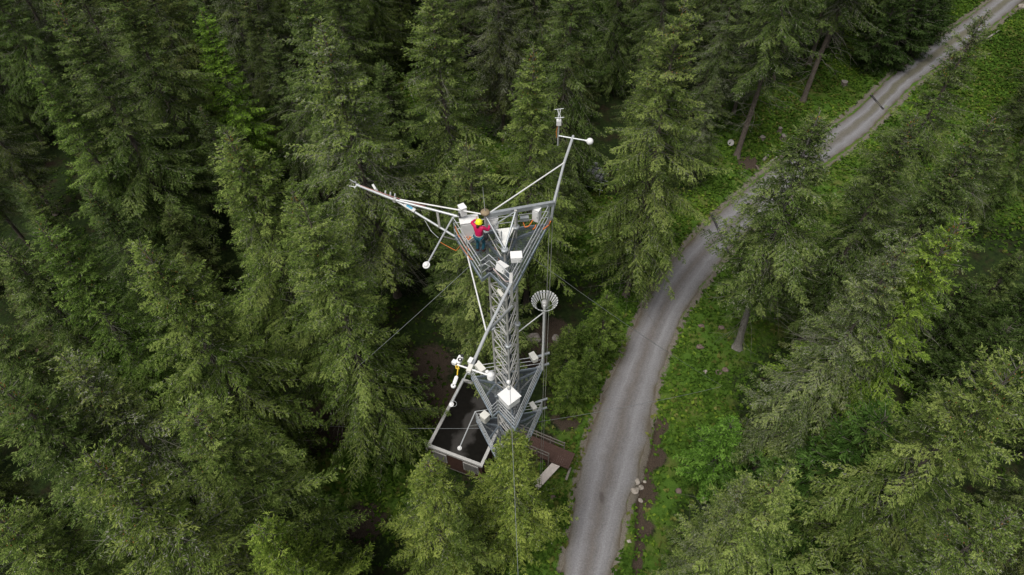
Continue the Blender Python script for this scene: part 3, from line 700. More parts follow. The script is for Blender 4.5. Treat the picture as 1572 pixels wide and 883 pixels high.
# ------------------------------------------------------------------ instruments and boxes on the tower
def box_thing(name, label, cat, c, size, rz=0., body=None, group=None, lid=True, door=True, tilt=0.):
    c = Vector(c); sx, sy, sz = size; body = body or M['white']
    t = thing(name, label, cat, (c.x, c.y, c.z - sz / 2), group)
    R = Matrix.Rotation(rz, 3, 'Z') @ Matrix.Rotation(tilt, 3, 'X')
    MB().box(c, size, rot=R, bev=min(size) * .06).build('body', body, t)
    if lid: MB().box(c + R @ Vector((0, 0, sz / 2 + .012)), (sx * 1.08, sy * 1.10, .024), rot=R, bev=.006).build('lid', body, t)
    if door:
        d = MB().box(c + R @ Vector((0, -sy / 2 - .008, -.01)), (sx * .86, .016, sz * .84), rot=R, bev=.004).build('door', body, t)
        MB().box(c + R @ Vector((sx * .34, -sy / 2 - .024, 0)), (.025, .016, .07), rot=R).build('latch', M['grey'], d)
    MB().tube(c + R @ Vector((sx * .2, 0, -sz / 2)), c + R @ Vector((sx * .2, 0, -sz / 2 - .07)), .022, 8).build('cable_gland', M['grey'], t)
    return t
box_thing('equipment_cabinet', 'large white equipment cabinet in front of the climber on the top platform', 'cabinet', PV(721, 349, 27.87), (.74, .44, .92), .16)
box_thing('junction_box', 'white box with a round grey cover behind the rear left leg of the top platform', 'box', PV(755, 343, 28.25), (.50, .22, .58), .15)
gc = PV(757.6, 342, 28.35); MB().lathe(gc, [(0, 0), (.13, 0), (.13, .05), (.10, .07), (0, .07)], axis=(.1, -1, .2), n=18).build('round_cover', M['tarp'], bpy.data.objects['junction_box'])
box_thing('sensor_box', 'small white box with dark front on the rear left rail of the top platform', 'box', PV(710, 323, 28.75), (.26, .30, .42), .5, door=False)
MB().box(PV(707, 330, 28.55), (.16, .10, .22), rz=.5, bev=.01).build('dark_window', M['black'], bpy.data.objects['sensor_box'])
box_thing('junction_box', 'small grey junction box on the rear rail of the top platform with orange cable', 'box', PV(805, 336, 28.15), (.34, .16, .18), .1, M['galv'], lid=True, door=False)
box_thing('equipment_cabinet', 'tall white box at the rear right corner of the top platform', 'cabinet', PV(824, 329, 28.2), (.30, .30, .66), -.5)
b = box_thing('sensor_box', 'white square box on a short post over the right rail of the top platform', 'box', PV(792.5, 395, 28.6), (.42, .34, .26), .05)
MB().tube(PV(793.5, 398, 28.45), PV(793.5, 405, 27.6), .03, 8).build('post', M['galv'], b)
box_thing('junction_box', 'tilted white box on the stepped front rail of the top platform', 'box', PV(770.5, 411, 28.3), (.44, .24, .30), -.75, tilt=-.3)
box_thing('equipment_cabinet', 'long cream box at the left corner of the middle platform', 'cabinet', PV(737, 565, 17.45), (.62, .30, .34), -.95, M['offwhite'])
box_thing('junction_box', 'cream box at the right corner of the middle platform', 'box', PV(819, 549, 17.45), (.30, .48, .30), .5, M['offwhite'])
box_thing('equipment_cabinet', 'cream box standing at the left corner of the lowest platform', 'cabinet', PV(744.5, 641, 12.5), (.42, .40, .62), -.75, M['offwhite'])
box_thing('junction_box', 'small cream box at the right corner of the lowest platform', 'box', PV(818.5, 624, 12.65), (.26, .46, .22), .5, M['offwhite'])
e = box_thing('instrument_enclosure', 'big white square enclosure standing on its corner at the front of the middle platform', 'enclosure', PV(782, 611, 17.75), (.80, .80, .50), .785 - .1)
MB().lathe(PV(781.5, 597, 18.02), [(0, 0), (.09, 0), (.09, .05), (.04, .10), (0, .10)], n=12).build('bracket', M['grey'], e)
ft = PV(782, 611, 17.5); MB().bar(up(ft, ZP2), up(ft, 17.5), .10, .10).build('stand', M['galv'], e)
# domed radiation sensors at the boom ends
def dome_sensor(label, c, axis=(0, 0, 1), r=.13, group='white dome sensors at the boom ends'):
    c = Vector(c); t = thing('radiation_sensor', label, 'sensor', c, group); d = Vector(axis).normalized()
    MB().lathe(c, [(0, -.13), (r * .55, -.13), (r * .6, -.10), (r * .6, -.02), (r * .95, -.02), (r, 0), (r * .95, .02), (r * .6, .025)], axis, 18).build('body', M['white'], t)
    MB().lathe(c, [(r * .72, .02)] + [(r * .72 * math.cos(a), .02 + r * .72 * math.sin(a)) for a in np.linspace(.2, 1.57, 7)], axis, 18).build('dome', M['white'], t)
    MB().box(c - d * .17, (.10, .10, .09), bev=.01).build('mount', M['grey'], t)
    return t
dome_sensor('white dome sensor at the end of the arm slanting left below the top platform', PV(654.5, 407, 28.55), (-.2, -.3, .9), .15)
dome_sensor('white dome sensor with wire ring on the middle platform arm over the hut', PV(693, 621, 17.5), (-.2, -.3, .9), .13)
dome_sensor('white dome sensor on the lowest arm above the middle of the hut roof', PV(705.5, 688, 12.7), (-.2, -.3, .9), .13)
ring = MB(); rc = PV(696, 620, 17.45)
ring.path([rc + Vector((.17 * math.cos(a), .17 * math.sin(a) * .4, .17 * math.sin(a))) for a in np.linspace(0, 6.1, 18)], .012, 5); ring.build('wire_ring', M['alu'], bpy.data.objects['radiation_sensor.001'])
sp = thing('ball_sensor', 'white ball on the right end of the crossbar at the far boom tip', 'sensor', PV(905.5, 217.2, 28.52))
MB().lathe(PV(905.5, 217.2, 28.52), [(.16 * math.sin(a), -.16 * math.cos(a)) for a in np.linspace(0.02, 3.12, 12)], n=18).build('ball', M['white'], sp)
MB().tube(PV(899, 216, 28.52), PV(903, 216.8, 28.52), .05, 10).build('collar', M['white'], sp)
sp = thing('ball_sensor', 'small white ball on a thin mast just behind the big square enclosure', 'sensor', up(LF, 17.6))
bp_ = PV(780.8, 586.5, 18.55); MB().lathe(bp_, [(.12 * math.sin(a), -.12 * math.cos(a)) for a in np.linspace(0.02, 3.12, 12)], n=16).build('ball', M['white'], sp)
MB().tube(bp_ - Vector((0, 0, 1.3)), bp_, .025, 8).build('mast', M['alu'], sp)
MB().lathe(bp_ - Vector((0, 0, .42)), [(0, -.05), (.07, -.05), (.08, 0), (.07, .05), (0, .05)], n=12).build('collar', M['offwhite'], sp)
# sonic anemometers
def sonic(label, c, axis, s=1.0, base=True, group='sonic anemometers on the booms'):
    c = Vector(c); d = Vector(axis).normalized(); a = Vector((0, 0, 1)) if abs(d.z) < .8 else Vector((0, 1, 0)); x = d.cross(a).normalized(); y = d.cross(x)
    t = thing('sonic_anemometer', label, 'anemometer', c, group)
    MB().tube(c - d * .16 * s, c + d * .02 * s, .045 * s, 10).build('hub', M['white'], t)
    for k in range(3):
        an = 2.094 * k + .5; q = (x * math.cos(an) + y * math.sin(an))
        for sg, l_ in ((1, .30), (-1, .06)):
            m = MB(); p0 = c + d * (.0 if sg < 0 else .02) * s; p1 = c + d * l_ * s * (1 if sg > 0 else .3) + q * .15 * s; m.path([p0, p0 + q * .09 * s + d * .02, p1, p1 + (d * sg * -.0 - q * .03) * s + d * (.05 if sg < 0 else -.05) * s], .014 * s, 6); m.build('transducer_arm', M['alu'], t)
    return t
sonic('white sonic anemometer with bent prongs at the far end of the left boom', TL, (TL - JL), 1.15)
MA = PV(857, 208.5, 28.52)
ms = thing('sensor_mast', 'short upright mast with white box top at the far boom crossbar', 'mast', MA - Vector((0, 0, .55)))
MB().tube(MA - Vector((0, 0, .55)), MA + Vector((0, 0, .62)), .036, 8).build('pole', M['alu'], ms)
MB().box(MA + Vector((0, 0, .74)), (.21, .21, .26), bev=.015).build('head_box', M['white'], ms)
MB().path([MA + Vector((-.06, 0, -.1)), MA + Vector((-.10, 0, .2)), MA + Vector((-.03, 0, .6))], .014, 5).build('cable', M['orange'], ms)
sn = thing('sonic_anemometer', 'thin pale sonic anemometer frame above the mast of the far boom', 'anemometer', MA + Vector((0, 0, .88)), 'sonic anemometers on the booms')
q = MA + Vector((0, 0, .87))
MB().tube(q, q + Vector((0, 0, .22)), .016, 6).build('stem', M['alu'], sn)
for sx in (-1, 1):
    MB().path([q + Vector((sx * .06, -.16, .22)), q + Vector((sx * .02, 0, .30)), q + Vector((sx * .06, .16, .44))], .016, 6).build('transducer_arm', M['alu'], sn)
    MB().path([q + Vector((-.20, sx * .15, .33 + sx * .11)), q + Vector((.20, sx * .17, .36 + sx * .11))], .016, 6).build('transducer_arm', M['alu'], sn)
ga = thing('gas_analyser', 'white tube standing aslant on the left boom near its tip', 'analyser', PV(574, 290, 28.55))
MB().tube(PV(578, 293, 28.5), PV(572, 283, 28.72), .055, 10).build('tube', M['white'], ga)
MB().tube(PV(579, 294, 28.52), PV(576.5, 290, 28.6), .065, 10).build('clamp', M['grey'], ga)
for k, xx in enumerate((592, 600, 607)):
    c = cb(TL, UL, xx); MB().box(c + Vector((0, 0, .02)), (.05, .16, .20)).build('boom_clamp', M['alu'], tower)
lb = thing('data_logger', 'flat white box with a pale blue label on the lower chord of the left boom', 'logger', cb(DL, JL, 629))
lbd = (DL - JL).normalized(); lc_ = cb(DL, JL, 629) + Vector((0, 0, .085))
MB().bar(lc_ - lbd * .26, lc_ + lbd * .26, .19, .07, bev=.012).build('body', M['white'], lb)
MB().bar(lc_ - lbd * .14 + Vector((0, 0, .037)), lc_ + lbd * .14 + Vector((0, 0, .037)), .12, .006).build('label_plate', M['blue'], lb)
# instrument cluster at the tip of the front boom
cm = thing('camera_housing', 'white camera housing with a black ringed lens at the front boom tip', 'camera', PV(706, 553, 28.5))
MB().bar(PV(702.5, 558, 28.5), PV(708.5, 547, 28.55), .17, .16, bev=.02).build('body', M['white'], cm)
MB().lathe(PV(706, 552.5, 28.59), [(.035, 0), (.075, 0), (.075, .03), (.035, .03), (.035, 0)], n=18).build('lens_ring', M['black'], cm)
MB().lathe(PV(709.3, 546.5, 28.62), [(.02, 0), (.055, 0), (.055, .03), (.02, .03), (.02, 0)], n=14).build('lens_ring', M['black'], cm)
box_thing('sensor_box', 'small white cube at the left end of the front boom crossbar', 'box', PV(698, 557, 28.45), (.16, .14, .13), -.5, door=False)
box_thing('sensor_box', 'small white box on top of the front boom beside the black cable bundle', 'box', PV(722.5, 555, 28.5), (.13, .20, .16), -.45, door=False)
tb = thing('air_sampler', 'white paddle-shaped tube hanging on a yellow cable from the front boom tip', 'sampler', PV(699, 585, 28.2))
MB().bar(PV(701.7, 577, 28.3), PV(697, 590, 28.1), .12, .10, bev=.03).build('tube', M['white'], tb)
MB().lathe(PV(696, 592.5, 28.05), [(0, -.04), (.085, -.04), (.085, .04), (.03, .04), (0, .042)], n=16).build('end_cap', M['white'], tb)
MB().lathe(PV(696, 592.5, 28.05), [(0, .043), (.025, .043), (.025, .05), (0, .05)], n=10).build('port', M['black'], tb)
MB().path([PV(704, 561, 28.4), PV(699.5, 562, 28.4), PV(700.5, 566, 28.35), PV(705, 566.5, 28.35), PV(704, 561, 28.4), PV(702.5, 570, 28.3), PV(702, 576, 28.3)], .022, 6).build('cable', M['yellow'], tb)
rs = thing('radiation_shield', 'round white radiation shield on the right end of the front boom crossbar', 'shield', PV(753, 576.5, 28.4))
pr = []
for k in range(6): pr += [(.07, .045 * k - .12), (.125, .045 * k - .12), (.13, .045 * k - .105), (.07, .045 * k - .09)]
MB().lathe(PV(753.5, 577, 28.4), pr + [(.06, .16), (0, .165)], n=20).build('plates', M['white'], rs)
MB().bar(PV(746, 570, 28.45), PV(751, 574, 28.45), .11, .11, bev=.015).build('housing', M['white'], rs)
# slatted rain gauge on its own pole at the middle platform
pb = PV(833, 552, 17.3)
rgz = 20.95
for _ in range(3):
    c = P(837, 466, rgz)
    zz = [z for z in np.arange(18, 24, .02)]; d = [abs(to_px((pb.x, pb.y, z))[1] - 470) for z in zz]; rgz = float(zz[int(np.argmin(d))])
pc = Vector((pb.x, pb.y, rgz))
rgt = thing('rain_gauge', 'rain gauge inside a round fence of white slats on a white pole', 'rain gauge', (pb.x, pb.y, 16.3))
MB().tube((pb.x, pb.y, 16.3), (pb.x, pb.y, rgz + .05), .062, 10).build('pole', M['white'], rgt)
gcx = pc + Vector((.02, .22, -.08))
MB().lathe(gcx, [(0, -.25), (.13, -.25), (.145, -.2), (.145, .16), (.10, .20), (.0, .20)], n=18).build('gauge_body', M['trim'], rgt)
MB().tube(pc + Vector((.18, .3, -.6)), pc + Vector((.20, .32, .75)), .03, 8).build('side_pole', M['alu'], rgt)
rr_ = .60; hoop = MB(); hoop.path([gcx + Vector(((rr_ - .02) * math.cos(a), (rr_ - .02) * math.sin(a), .17)) for a in np.linspace(0, 6.2832, 33)], .018, 6); hoop.build('hoop', M['galv'], rgt)
for k in range(24):
    a = 6.2832 * k / 24; dr = Vector((math.cos(a), math.sin(a), 0)); tg = Vector((-math.sin(a), math.cos(a), 0)); m = MB()
    tp, bt = gcx + dr * (rr_ + .02) + Vector((0, 0, .24)), gcx + dr * (rr_ * .66) + Vector((0, 0, -.12)); w1, w2, th = .050, .024, .03
    m.add([tp - tg * w1, tp + tg * w1, tp + tg * w1 + dr * th, tp - tg * w1 + dr * th, bt - tg * w2, bt + tg * w2, bt + tg * w2 + dr * th, bt - tg * w2 + dr * th], [(0, 1, 2, 3), (7, 6, 5, 4), (0, 4, 5, 1), (1, 5, 6, 2), (2, 6, 7, 3), (3, 7, 4, 0)])
    m.build('slat', M['tarp'], rgt)
for a in (0, 2.1, 4.2): MB().tube(gcx + Vector((rr_ * math.cos(a), rr_ * math.sin(a), .16)), pc + Vector((0, 0, -.3)), .014, 6).build('spoke', M['galv'], rgt)
MB().tube(pc + Vector((0, 0, -.45)), up(LR, rgz - 1.3), .03, 8).build('strut', M['white'], rgt)

# ------------------------------------------------------------------ the climber on the top platform
FEET = Vector((-1.27, 18.98, ZP1 + .005)); fd = Vector((.42, .91, 0)).normalized(); rt = Vector((fd.y, -fd.x, 0))
def bp3(r_, f_, z_): return FEET + rt * r_ + fd * f_ + Vector((0, 0, z_))
J = dict(pel=(0, 0, .93, .125), sp=(0, .03, 1.12, .118), ch=(0, .05, 1.32, .14), nk=(0, .07, 1.475, .055), hd=(0, .09, 1.57, .082), tp=(0, .095, 1.66, .078),
         ls=(-.17, .05, 1.42, .062), le=(-.36, .12, 1.42, .045), lw=(-.27, .34, 1.44, .030), rs=(.17, .07, 1.42, .062), re=(.33, .20, 1.19, .045), rw=(.27, .45, 1.22, .030),
         lh=(-.09, 0, .88, .092), lk=(-.10, .07, .50, .062), la=(-.11, .0, .10, .042), lt=(-.13, .16, .05, .035), rh=(.09, 0, .88, .092), rk=(.13, .16, .50, .062), ra=(.11, .06, .10, .042), rto=(.14, .22, .05, .035),
         ns=(0, .19, 1.56, .018), lea=(-.085, .08, 1.57, .018), rea=(.085, .10, 1.57, .018))
BONES = [('pel', 'sp'), ('sp', 'ch'), ('ch', 'nk'), ('nk', 'hd'), ('hd', 'tp'), ('ch', 'ls'), ('ls', 'le'), ('le', 'lw'), ('ch', 'rs'), ('rs', 're'), ('re', 'rw'), ('pel', 'lh'), ('lh', 'lk'), ('lk', 'la'), ('la', 'lt'), ('pel', 'rh'), ('rh', 'rk'), ('rk', 'ra'), ('ra', 'rto'), ('hd', 'ns'), ('hd', 'lea'), ('hd', 'rea')]
def skin(name, joints, bones, mt, parent, root, sub=2):
    keys = list(joints); me = bpy.data.meshes.new(name)
    me.from_pydata([tuple(bp3(*joints[k][:3])) for k in keys], [(keys.index(a), keys.index(b)) for a, b in bones], [])
    o = bpy.data.objects.new(name, me); COL.objects.link(o)
    md = o.modifiers.new('skin', 'SKIN'); md.use_smooth_shade = True; sv = me.skin_vertices[0].data
    for i, k in enumerate(keys): sv[i].radius = (joints[k][3],) * 2; sv[i].use_root = (k == root)
    o.modifiers.new('sub', 'SUBSURF').levels = sub; o.modifiers['sub'].render_levels = sub
    dg = bpy.context.evaluated_depsgraph_get(); m2 = bpy.data.meshes.new_from_object(o.evaluated_get(dg)); m2.name = name
    bpy.data.objects.remove(o); bpy.data.meshes.remove(me)
    m2.materials.clear(); m2.materials.append(mt)
    o0 = origin(parent)
    for v in m2.vertices: v.co -= o0
    for p_ in m2.polygons: p_.use_smooth = True
    return link(name, m2, parent)
person = thing('person', 'climber in pink jacket, teal trousers and yellow helmet with back turned', 'person', FEET)
JB = dict(J); BB = list(BONES)
for sgn, w, dv in ((-1, 'lw', Vector((.10, .75, .45))), (1, 'rw', Vector((-.2, .95, .05)))):
    b0 = Vector(J[w][:3]); dv.normalize(); sd = Vector((1, 0, 0)); pk = w + 'p'; pm = b0 + dv * .055; JB[pk] = (*pm, .026); BB.append((w, pk))
    for i, (off, ln) in enumerate(((-.030, .062), (-.010, .074), (.010, .070), (.030, .055))):
        k1, k2, k3 = f'{w}{i}a', f'{w}{i}b', f'{w}{i}c'; a = pm + dv * .035 + sd * off; b_ = a + dv * ln * .55 + Vector((0, 0, -.006)); c_ = b_ + dv * ln * .35 + Vector((0, 0, -.022))
        JB[k1] = (*a, .010); JB[k2] = (*b_, .009); JB[k3] = (*c_, .008); BB += [(pk, k1), (k1, k2), (k2, k3)]
    a = b0 + dv * .03 + sd * .032 * -sgn; b_ = a + dv * .03 + sd * .022 * -sgn; JB[w + 't1'] = (*a, .012); JB[w + 't2'] = (*b_, .010); BB += [(w, w + 't1'), (w + 't1', w + 't2')]
skin('body', JB, BB, mat('skin', (.52, .33, .25), .6), person, 'pel', 1)
def grow(keys, k): return {q: (*J[q][:3], J[q][3] * k) for q in keys}
jk = grow(['sp', 'ch', 'ls', 'le', 'lw', 'rs', 're', 'rw'], 1.42); jk['pel'] = (0, 0, .88, .175); jk['nk'] = (0, .065, 1.46, .085); jk['lw'] = (*J['lw'][:3], .046); jk['rw'] = (*J['rw'][:3], .046)
skin('jacket', jk, [('pel', 'sp'), ('sp', 'ch'), ('ch', 'nk'), ('ch', 'ls'), ('ls', 'le'), ('le', 'lw'), ('ch', 'rs'), ('rs', 're'), ('re', 'rw')], mat('pink_jacket', (.62, .008, .10), .55, 0, .25, 7), person, 'pel')
tj = grow(['pel', 'lh', 'lk', 'la', 'rh', 'rk', 'ra'], 1.2); tj['la'] = (*J['la'][:3], .062); tj['ra'] = (*J['ra'][:3], .062)
skin('trousers', tj, [('pel', 'lh'), ('lh', 'lk'), ('lk', 'la'), ('pel', 'rh'), ('rh', 'rk'), ('rk', 'ra')], mat('teal_trousers', (.012, .10, .15), .7, 0, .3, 8), person, 'pel')
for a, t_ in (('la', 'lt'), ('ra', 'rto')):
    heel = Vector(J[a][:3]) + Vector((0, -.05, -.045)); toe = Vector(J[t_][:3])
    skin('boot', {'h': (*heel, .052), 'm': (*((heel + toe) / 2), .055), 't': (*toe, .044), 'c': (*(Vector(J[a][:3]) + Vector((0, 0, .05))), .058)}, [('h', 'm'), ('m', 't'), ('h', 'c')], mat('maroon_boot', (.075, .02, .018), .7), person, 'h', 1)
hc = bp3(0, .085, 1.615); m = MB(); m.lathe(hc, [(.150, -.015), (.150, .0)] + [(.142 * math.cos(a), .005 + .155 * math.sin(a)) for a in np.linspace(.05, 1.55, 9)], axis=(rt * 0 + fd * .12 + Vector((0, 0, 1))), n=20); hm = m.build('helmet', mat('yellow_helmet', (.82, .80, .02), .35), person)
MB().bar(bp3(-.09, .22, 1.605), bp3(.09, .22, 1.605), .07, .018, bev=.006).build('brim', hm.data.materials[0], hm)
skin('hair', {'a': (0, .03, 1.60, .098), 'b': (0, -.015, 1.50, .075), 'c': (-.03, -.06, 1.40, .045)}, [('a', 'b'), ('b', 'c')], mat('dark_brown_hair', (.045, .018, .012), .7), person, 'a', 1)
m = MB(); m.path([bp3(.168 * math.cos(a), .02 + .150 * math.sin(a), 1.0) for a in np.linspace(0, 6.2832, 21)], .020, 6)
for sx in (-1, 1): m.path([bp3(sx * .09 + .105 * math.cos(a), .01 + .115 * math.sin(a), .80 + .04 * sx * math.cos(a)) for a in np.linspace(0, 6.2832, 17)], .014, 5)
m.build('harness', M['grey'], person)
bg = thing('tool_bag', 'black bag hanging at the right hip of the pink-jacketed climber', 'bag', bp3(.27, .12, .74))
MB().box(bp3(.27, .12, .86), (.10, .22, .27), rz=math.atan2(fd.y, fd.x) - math.pi / 2, bev=.03).build('pouch', M['black'], bg)
MB().path([bp3(.25, .06, .98), bp3(.22, .02, 1.18), bp3(.16, .0, 1.40)], .014, 5).build('strap', M['black'], bg)
cr = thing('open_crate', 'shallow crate holding an orange cable coil beside the white cabinet', 'crate', PV(719.5, 369, 27.42))
cc = PV(719.5, 369, 27.42); rz_ = .75
for (x_, y_, sx, sy) in ((0, .15, .36, .02), (0, -.15, .36, .02), (.17, 0, .02, .28), (-.17, 0, .02, .28)): MB().box(cc + Matrix.Rotation(rz_, 3, 'Z') @ Vector((x_, y_, .10)), (sx, sy, .18), rz=rz_).build('side', M['offwhite'], cr)
MB().box(cc + Vector((0, 0, .02)), (.33, .29, .02), rz=rz_).build('floor_panel', M['offwhite'], cr)
cl_ = MB(); cl_.path([cc + Vector(((.09 + .012 * (k % 3)) * math.cos(k * .5), (.08 + .012 * (k % 2)) * math.sin(k * .5), .06 + k * .0022)) for k in range(52)], .018, 5); tag(cl_.build('cable_coil', M['orange']), 'orange cable coiled in the shallow crate on the top platform', 'cable')

# ------------------------------------------------------------------ measuring hut
FLc, FRc = Vector((-6.37, 22.48, 0)), Vector((-2.40, 20.78, 0)); ux = (FRc - FLc).normalized(); uy = Vector((-ux.y, ux.x, 0)); HW, HD, HZ0, HZ1 = (FRc - FLc).length, 6.1, .75, 3.25
def hp(a, b, z): return FLc + ux * a + uy * b + Vector((0, 0, z))
hut = thing('measuring_hut', 'flat-roofed brown timber hut with wet dark roof beside the tower foot', 'hut', FLc + Vector((0, 0, 0)))
def cladding():
    m = bpy.data.materials.new('red_brown_cladding'); m.use_nodes = True; nt = m.node_tree; b = nt.nodes['Principled BSDF']; L = nt.links.new; N = nt.nodes.new; b.inputs['Roughness'].default_value = .8
    tc = N('ShaderNodeTexCoord'); w = N('ShaderNodeTexWave'); w.inputs['Scale'].default_value = 2.6; w.bands_direction = 'Z'; w.wave_profile = 'SAW'; L(tc.outputs['Object'], w.inputs['Vector'])
    n = N('ShaderNodeTexNoise'); n.inputs['Scale'].default_value = 3; n.inputs['Detail'].default_value = 6; L(tc.outputs['Object'], n.inputs['Vector'])
    r = N('ShaderNodeValToRGB'); r.color_ramp.elements[0].color = (.06, .026, .018, 1); r.color_ramp.elements[1].color = (.125, .055, .04, 1); L(n.outputs[0], r.inputs[0]); L(r.outputs[0], b.inputs['Base Color'])
    bp = N('ShaderNodeBump'); bp.inputs['Strength'].default_value = .6; bp.inputs['Distance'].default_value = .03; L(w.outputs[1], bp.inputs['Height']); L(bp.outputs[0], b.inputs['Normal']); return m
M['clad'] = cladding()
RZ = math.atan2(ux.y, ux.x)
def hbox(m, a0, a1, b0_, b1, z0, z1, mi=0): return m.box(hp((a0 + a1) / 2, (b0_ + b1) / 2, (z0 + z1) / 2), (a1 - a0, b1 - b0_, z1 - z0), rz=RZ, mi=mi)
m = MB(); hbox(m, .10, HW - .10, .10, .22, HZ0, HZ1 - .12); hbox(m, .10, HW - .10, HD - .22, HD - .10, HZ0, HZ1 - .12); hbox(m, .10, .22, .22, HD - .22, HZ0, HZ1 - .12); hbox(m, HW - .22, HW - .10, .22, HD - .22, HZ0, HZ1 - .12); m.build('wall', M['clad'], hut)
def roof_mat():
    m = bpy.data.materials.new('wet_roof'); m.use_nodes = True; nt = m.node_tree; b = nt.nodes['Principled BSDF']; L = nt.links.new; N = nt.nodes.new
    tc = N('ShaderNodeTexCoord'); n = N('ShaderNodeTexNoise'); n.inputs['Scale'].default_value = .9; n.inputs['Detail'].default_value = 6; L(tc.outputs['Object'], n.inputs['Vector'])
    n2 = N('ShaderNodeTexNoise'); n2.inputs['Scale'].default_value = 4; n2.inputs['Detail'].default_value = 8; L(tc.outputs['Object'], n2.inputs['Vector'])
    c = N('ShaderNodeValToRGB'); c.color_ramp.elements[0].color = (.005, .005, .0045, 1); c.color_ramp.elements[1].color = (.016, .0145, .012, 1); L(n2.outputs[0], c.inputs[0])
    # puddle along the middle of the roof, sky reflection painted as paler grey
    vm = N('ShaderNodeVectorMath'); vm.operation = 'SUBTRACT'; vm.inputs[1].default_value = tuple(ux * HW * .52 + uy * 2.9); L(tc.outputs['Object'], vm.inputs[0])
    dx = N('ShaderNodeVectorMath'); dx.operation = 'DOT_PRODUCT'; dx.inputs[1].default_value = tuple(ux); L(vm.outputs[0], dx.inputs[0])
    ax = N('ShaderNodeMath'); ax.operation = 'ABSOLUTE'; L(dx.outputs['Value'], ax.inputs[0])
    ad = N('ShaderNodeMath'); ad.operation = 'MULTIPLY_ADD'; ad.inputs[1].default_value = 2.2; L(n.outputs[0], ad.inputs[0]); L(ax.outputs[0], ad.inputs[2])
    mr = N('ShaderNodeMapRange'); mr.inputs[1].default_value = 1.85; mr.inputs[2].default_value = 1.45; L(ad.outputs[0], mr.inputs[0])
    mx = N('ShaderNodeMix'); mx.data_type = 'RGBA'; L(mr.outputs[0], mx.inputs[0]); L(c.outputs[0], mx.inputs[6]); mx.inputs[7].default_value = (.050, .047, .044, 1); L(mx.outputs[2], b.inputs['Base Color'])
    b.inputs['Roughness'].default_value = .25; b.inputs['Specular IOR Level'].default_value = .05; return m
m = MB(); hbox(m, .12, HW - .12, .12, HD - .12, HZ1 - .12, HZ1 - .04); rf = m.build('roof', roof_mat(), hut)
for args in ((0, HW, 0, .22), (0, HW, HD - .22, HD), (0, .22, .22, HD - .22), (HW - .22, HW, .22, HD - .22)):
    m = MB(); hbox(m, *args, HZ1 - .16, HZ1 + .08); m.build('edge_trim', M['trim'], rf)
m = MB(); hbox(m, .10, HW - .10, .10, HD - .10, HZ0 - .16, HZ0 - .003); m.build('base_frame', M['greytimber'], hut)
for a in (.35, HW - .35):
    for b_ in (.35, HD / 2, HD - .35): m = MB(); hbox(m, a - .15, a + .15, b_ - .15, b_ + .15, -.15, HZ0 - .16); m.build('footing', M['stone'], hut)
for a0, a1 in ((.35, 1.45), (2.75, 3.95)):
    m = MB(); hbox(m, a0, a1, .045, .097, 1.55, 2.75); w_ = m.build('window', M['trim'], hut); m = MB(); hbox(m, a0 + .07, a1 - .07, .03, .043, 1.62, 2.68); m.build('pane', M['panel'], w_)
m = MB(); m.tube(hp(-.12, .1, 2.3), hp(-.12, .1, HZ1 + .3), .04, 8); m.build('drain_pipe', M['trim'], hut)
m = MB(); hbox(m, -.30, -.03, .15, .55, 2.3, 3.0); m.build('vent_box', M['greytimber'], hut)
# footbridge from the road to the hut
A = PV(878, 708, 1.0); B = hp(HW - .05, 4.1, 1.0); B.z = 1.0; dw = (B - A).normalized(); sw = Vector((-dw.y, dw.x, 0)); Lw = (B - A).length
wk = thing('footbridge', 'narrow brown boarded footbridge with handrails leading from road to tower', 'footbridge', up(A, 0))
m = MB(); n_ = int(Lw / .15)
for k in range(n_):
    q = A + dw * (.15 * (k + .5)); m.bar(q - sw * .58, q + sw * .58, .135, .05)
m.build('deck', M['timber'], wk)
for s_ in (-1, 1):
    off = sw * .62 * s_; MB().bar(A + off - Vector((0, 0, .1)), B + off - Vector((0, 0, .1)), .07, .18).build('bearer', M['timber'], wk)
    k0 = 1.6 if s_ > 0 else .9
    for h_ in (.55, 1.0): MB().bar(A + off + dw * k0 + Vector((0, 0, h_)), B + off + Vector((0, 0, h_)), .045, .10).build('handrail', M['greytimber'], wk)
    for t in np.linspace(k0, Lw - .1, 5): q = A + off * 1.06 + dw * t; MB().bar(up(q, -.1), up(q, 2.02), .08, .08).build('post', M['greytimber'], wk)
pk_a, pk_b = PV(864, 702, .95), PV(822, 747, .12)
bd = MB(); bd.bar(pk_a, pk_b, .62, .05, bev=.008); tag(bd.build('wooden_ramp', M['palewood']), 'long pale board sloping from the footbridge to the ground', 'ramp')
gp = MB(); gp.bar(PV(876, 717, .25), PV(869, 737, .12), .16, .12); tag(gp.build('timber_beam', M['greytimber']), 'grey squared beam lying beside the road end of the footbridge', 'beam')

# ------------------------------------------------------------------ things on the ground
def rock(px_, py_, s, label, mt=None, seed=0, group='stones in the clearings', flat=.6):
    c = P(px_, py_, 0); z = float(gz(c[0], c[1])[0]); g = np.random.default_rng(seed + 100)
    bm = bmesh.new(); bmesh.ops.create_icosphere(bm, subdivisions=3, radius=1)
    k = g.normal(0, 1, (5, 3)); ph = g.uniform(0, 6, 5); sc_ = np.array([g.uniform(.8, 1.25), g.uniform(.7, 1.1), flat])
    for v in bm.verts:
        n = np.array(v.co); f = 1 + .16 * sum(math.sin(1.9 * float(k[i] @ n) + ph[i]) for i in range(5)) / 2
        n = np.sign(n) * np.abs(n) ** .8; v.co = Vector(n * f * sc_ * s)
    bm.verts.index_update(); mb = MB(); base = Vector((c[0], c[1], z + s * flat * .35)); mb.add([base + v.co for v in bm.verts], [[v.index for v in f.verts] for f in bm.faces], 0, True); bm.free()
    return tag(mb.build('boulder', mt or M['stone']), label, 'rock', group)
rock(1152, 440, .22, 'grey stone closest to the leaning bare trunk on the right verge', seed=1)
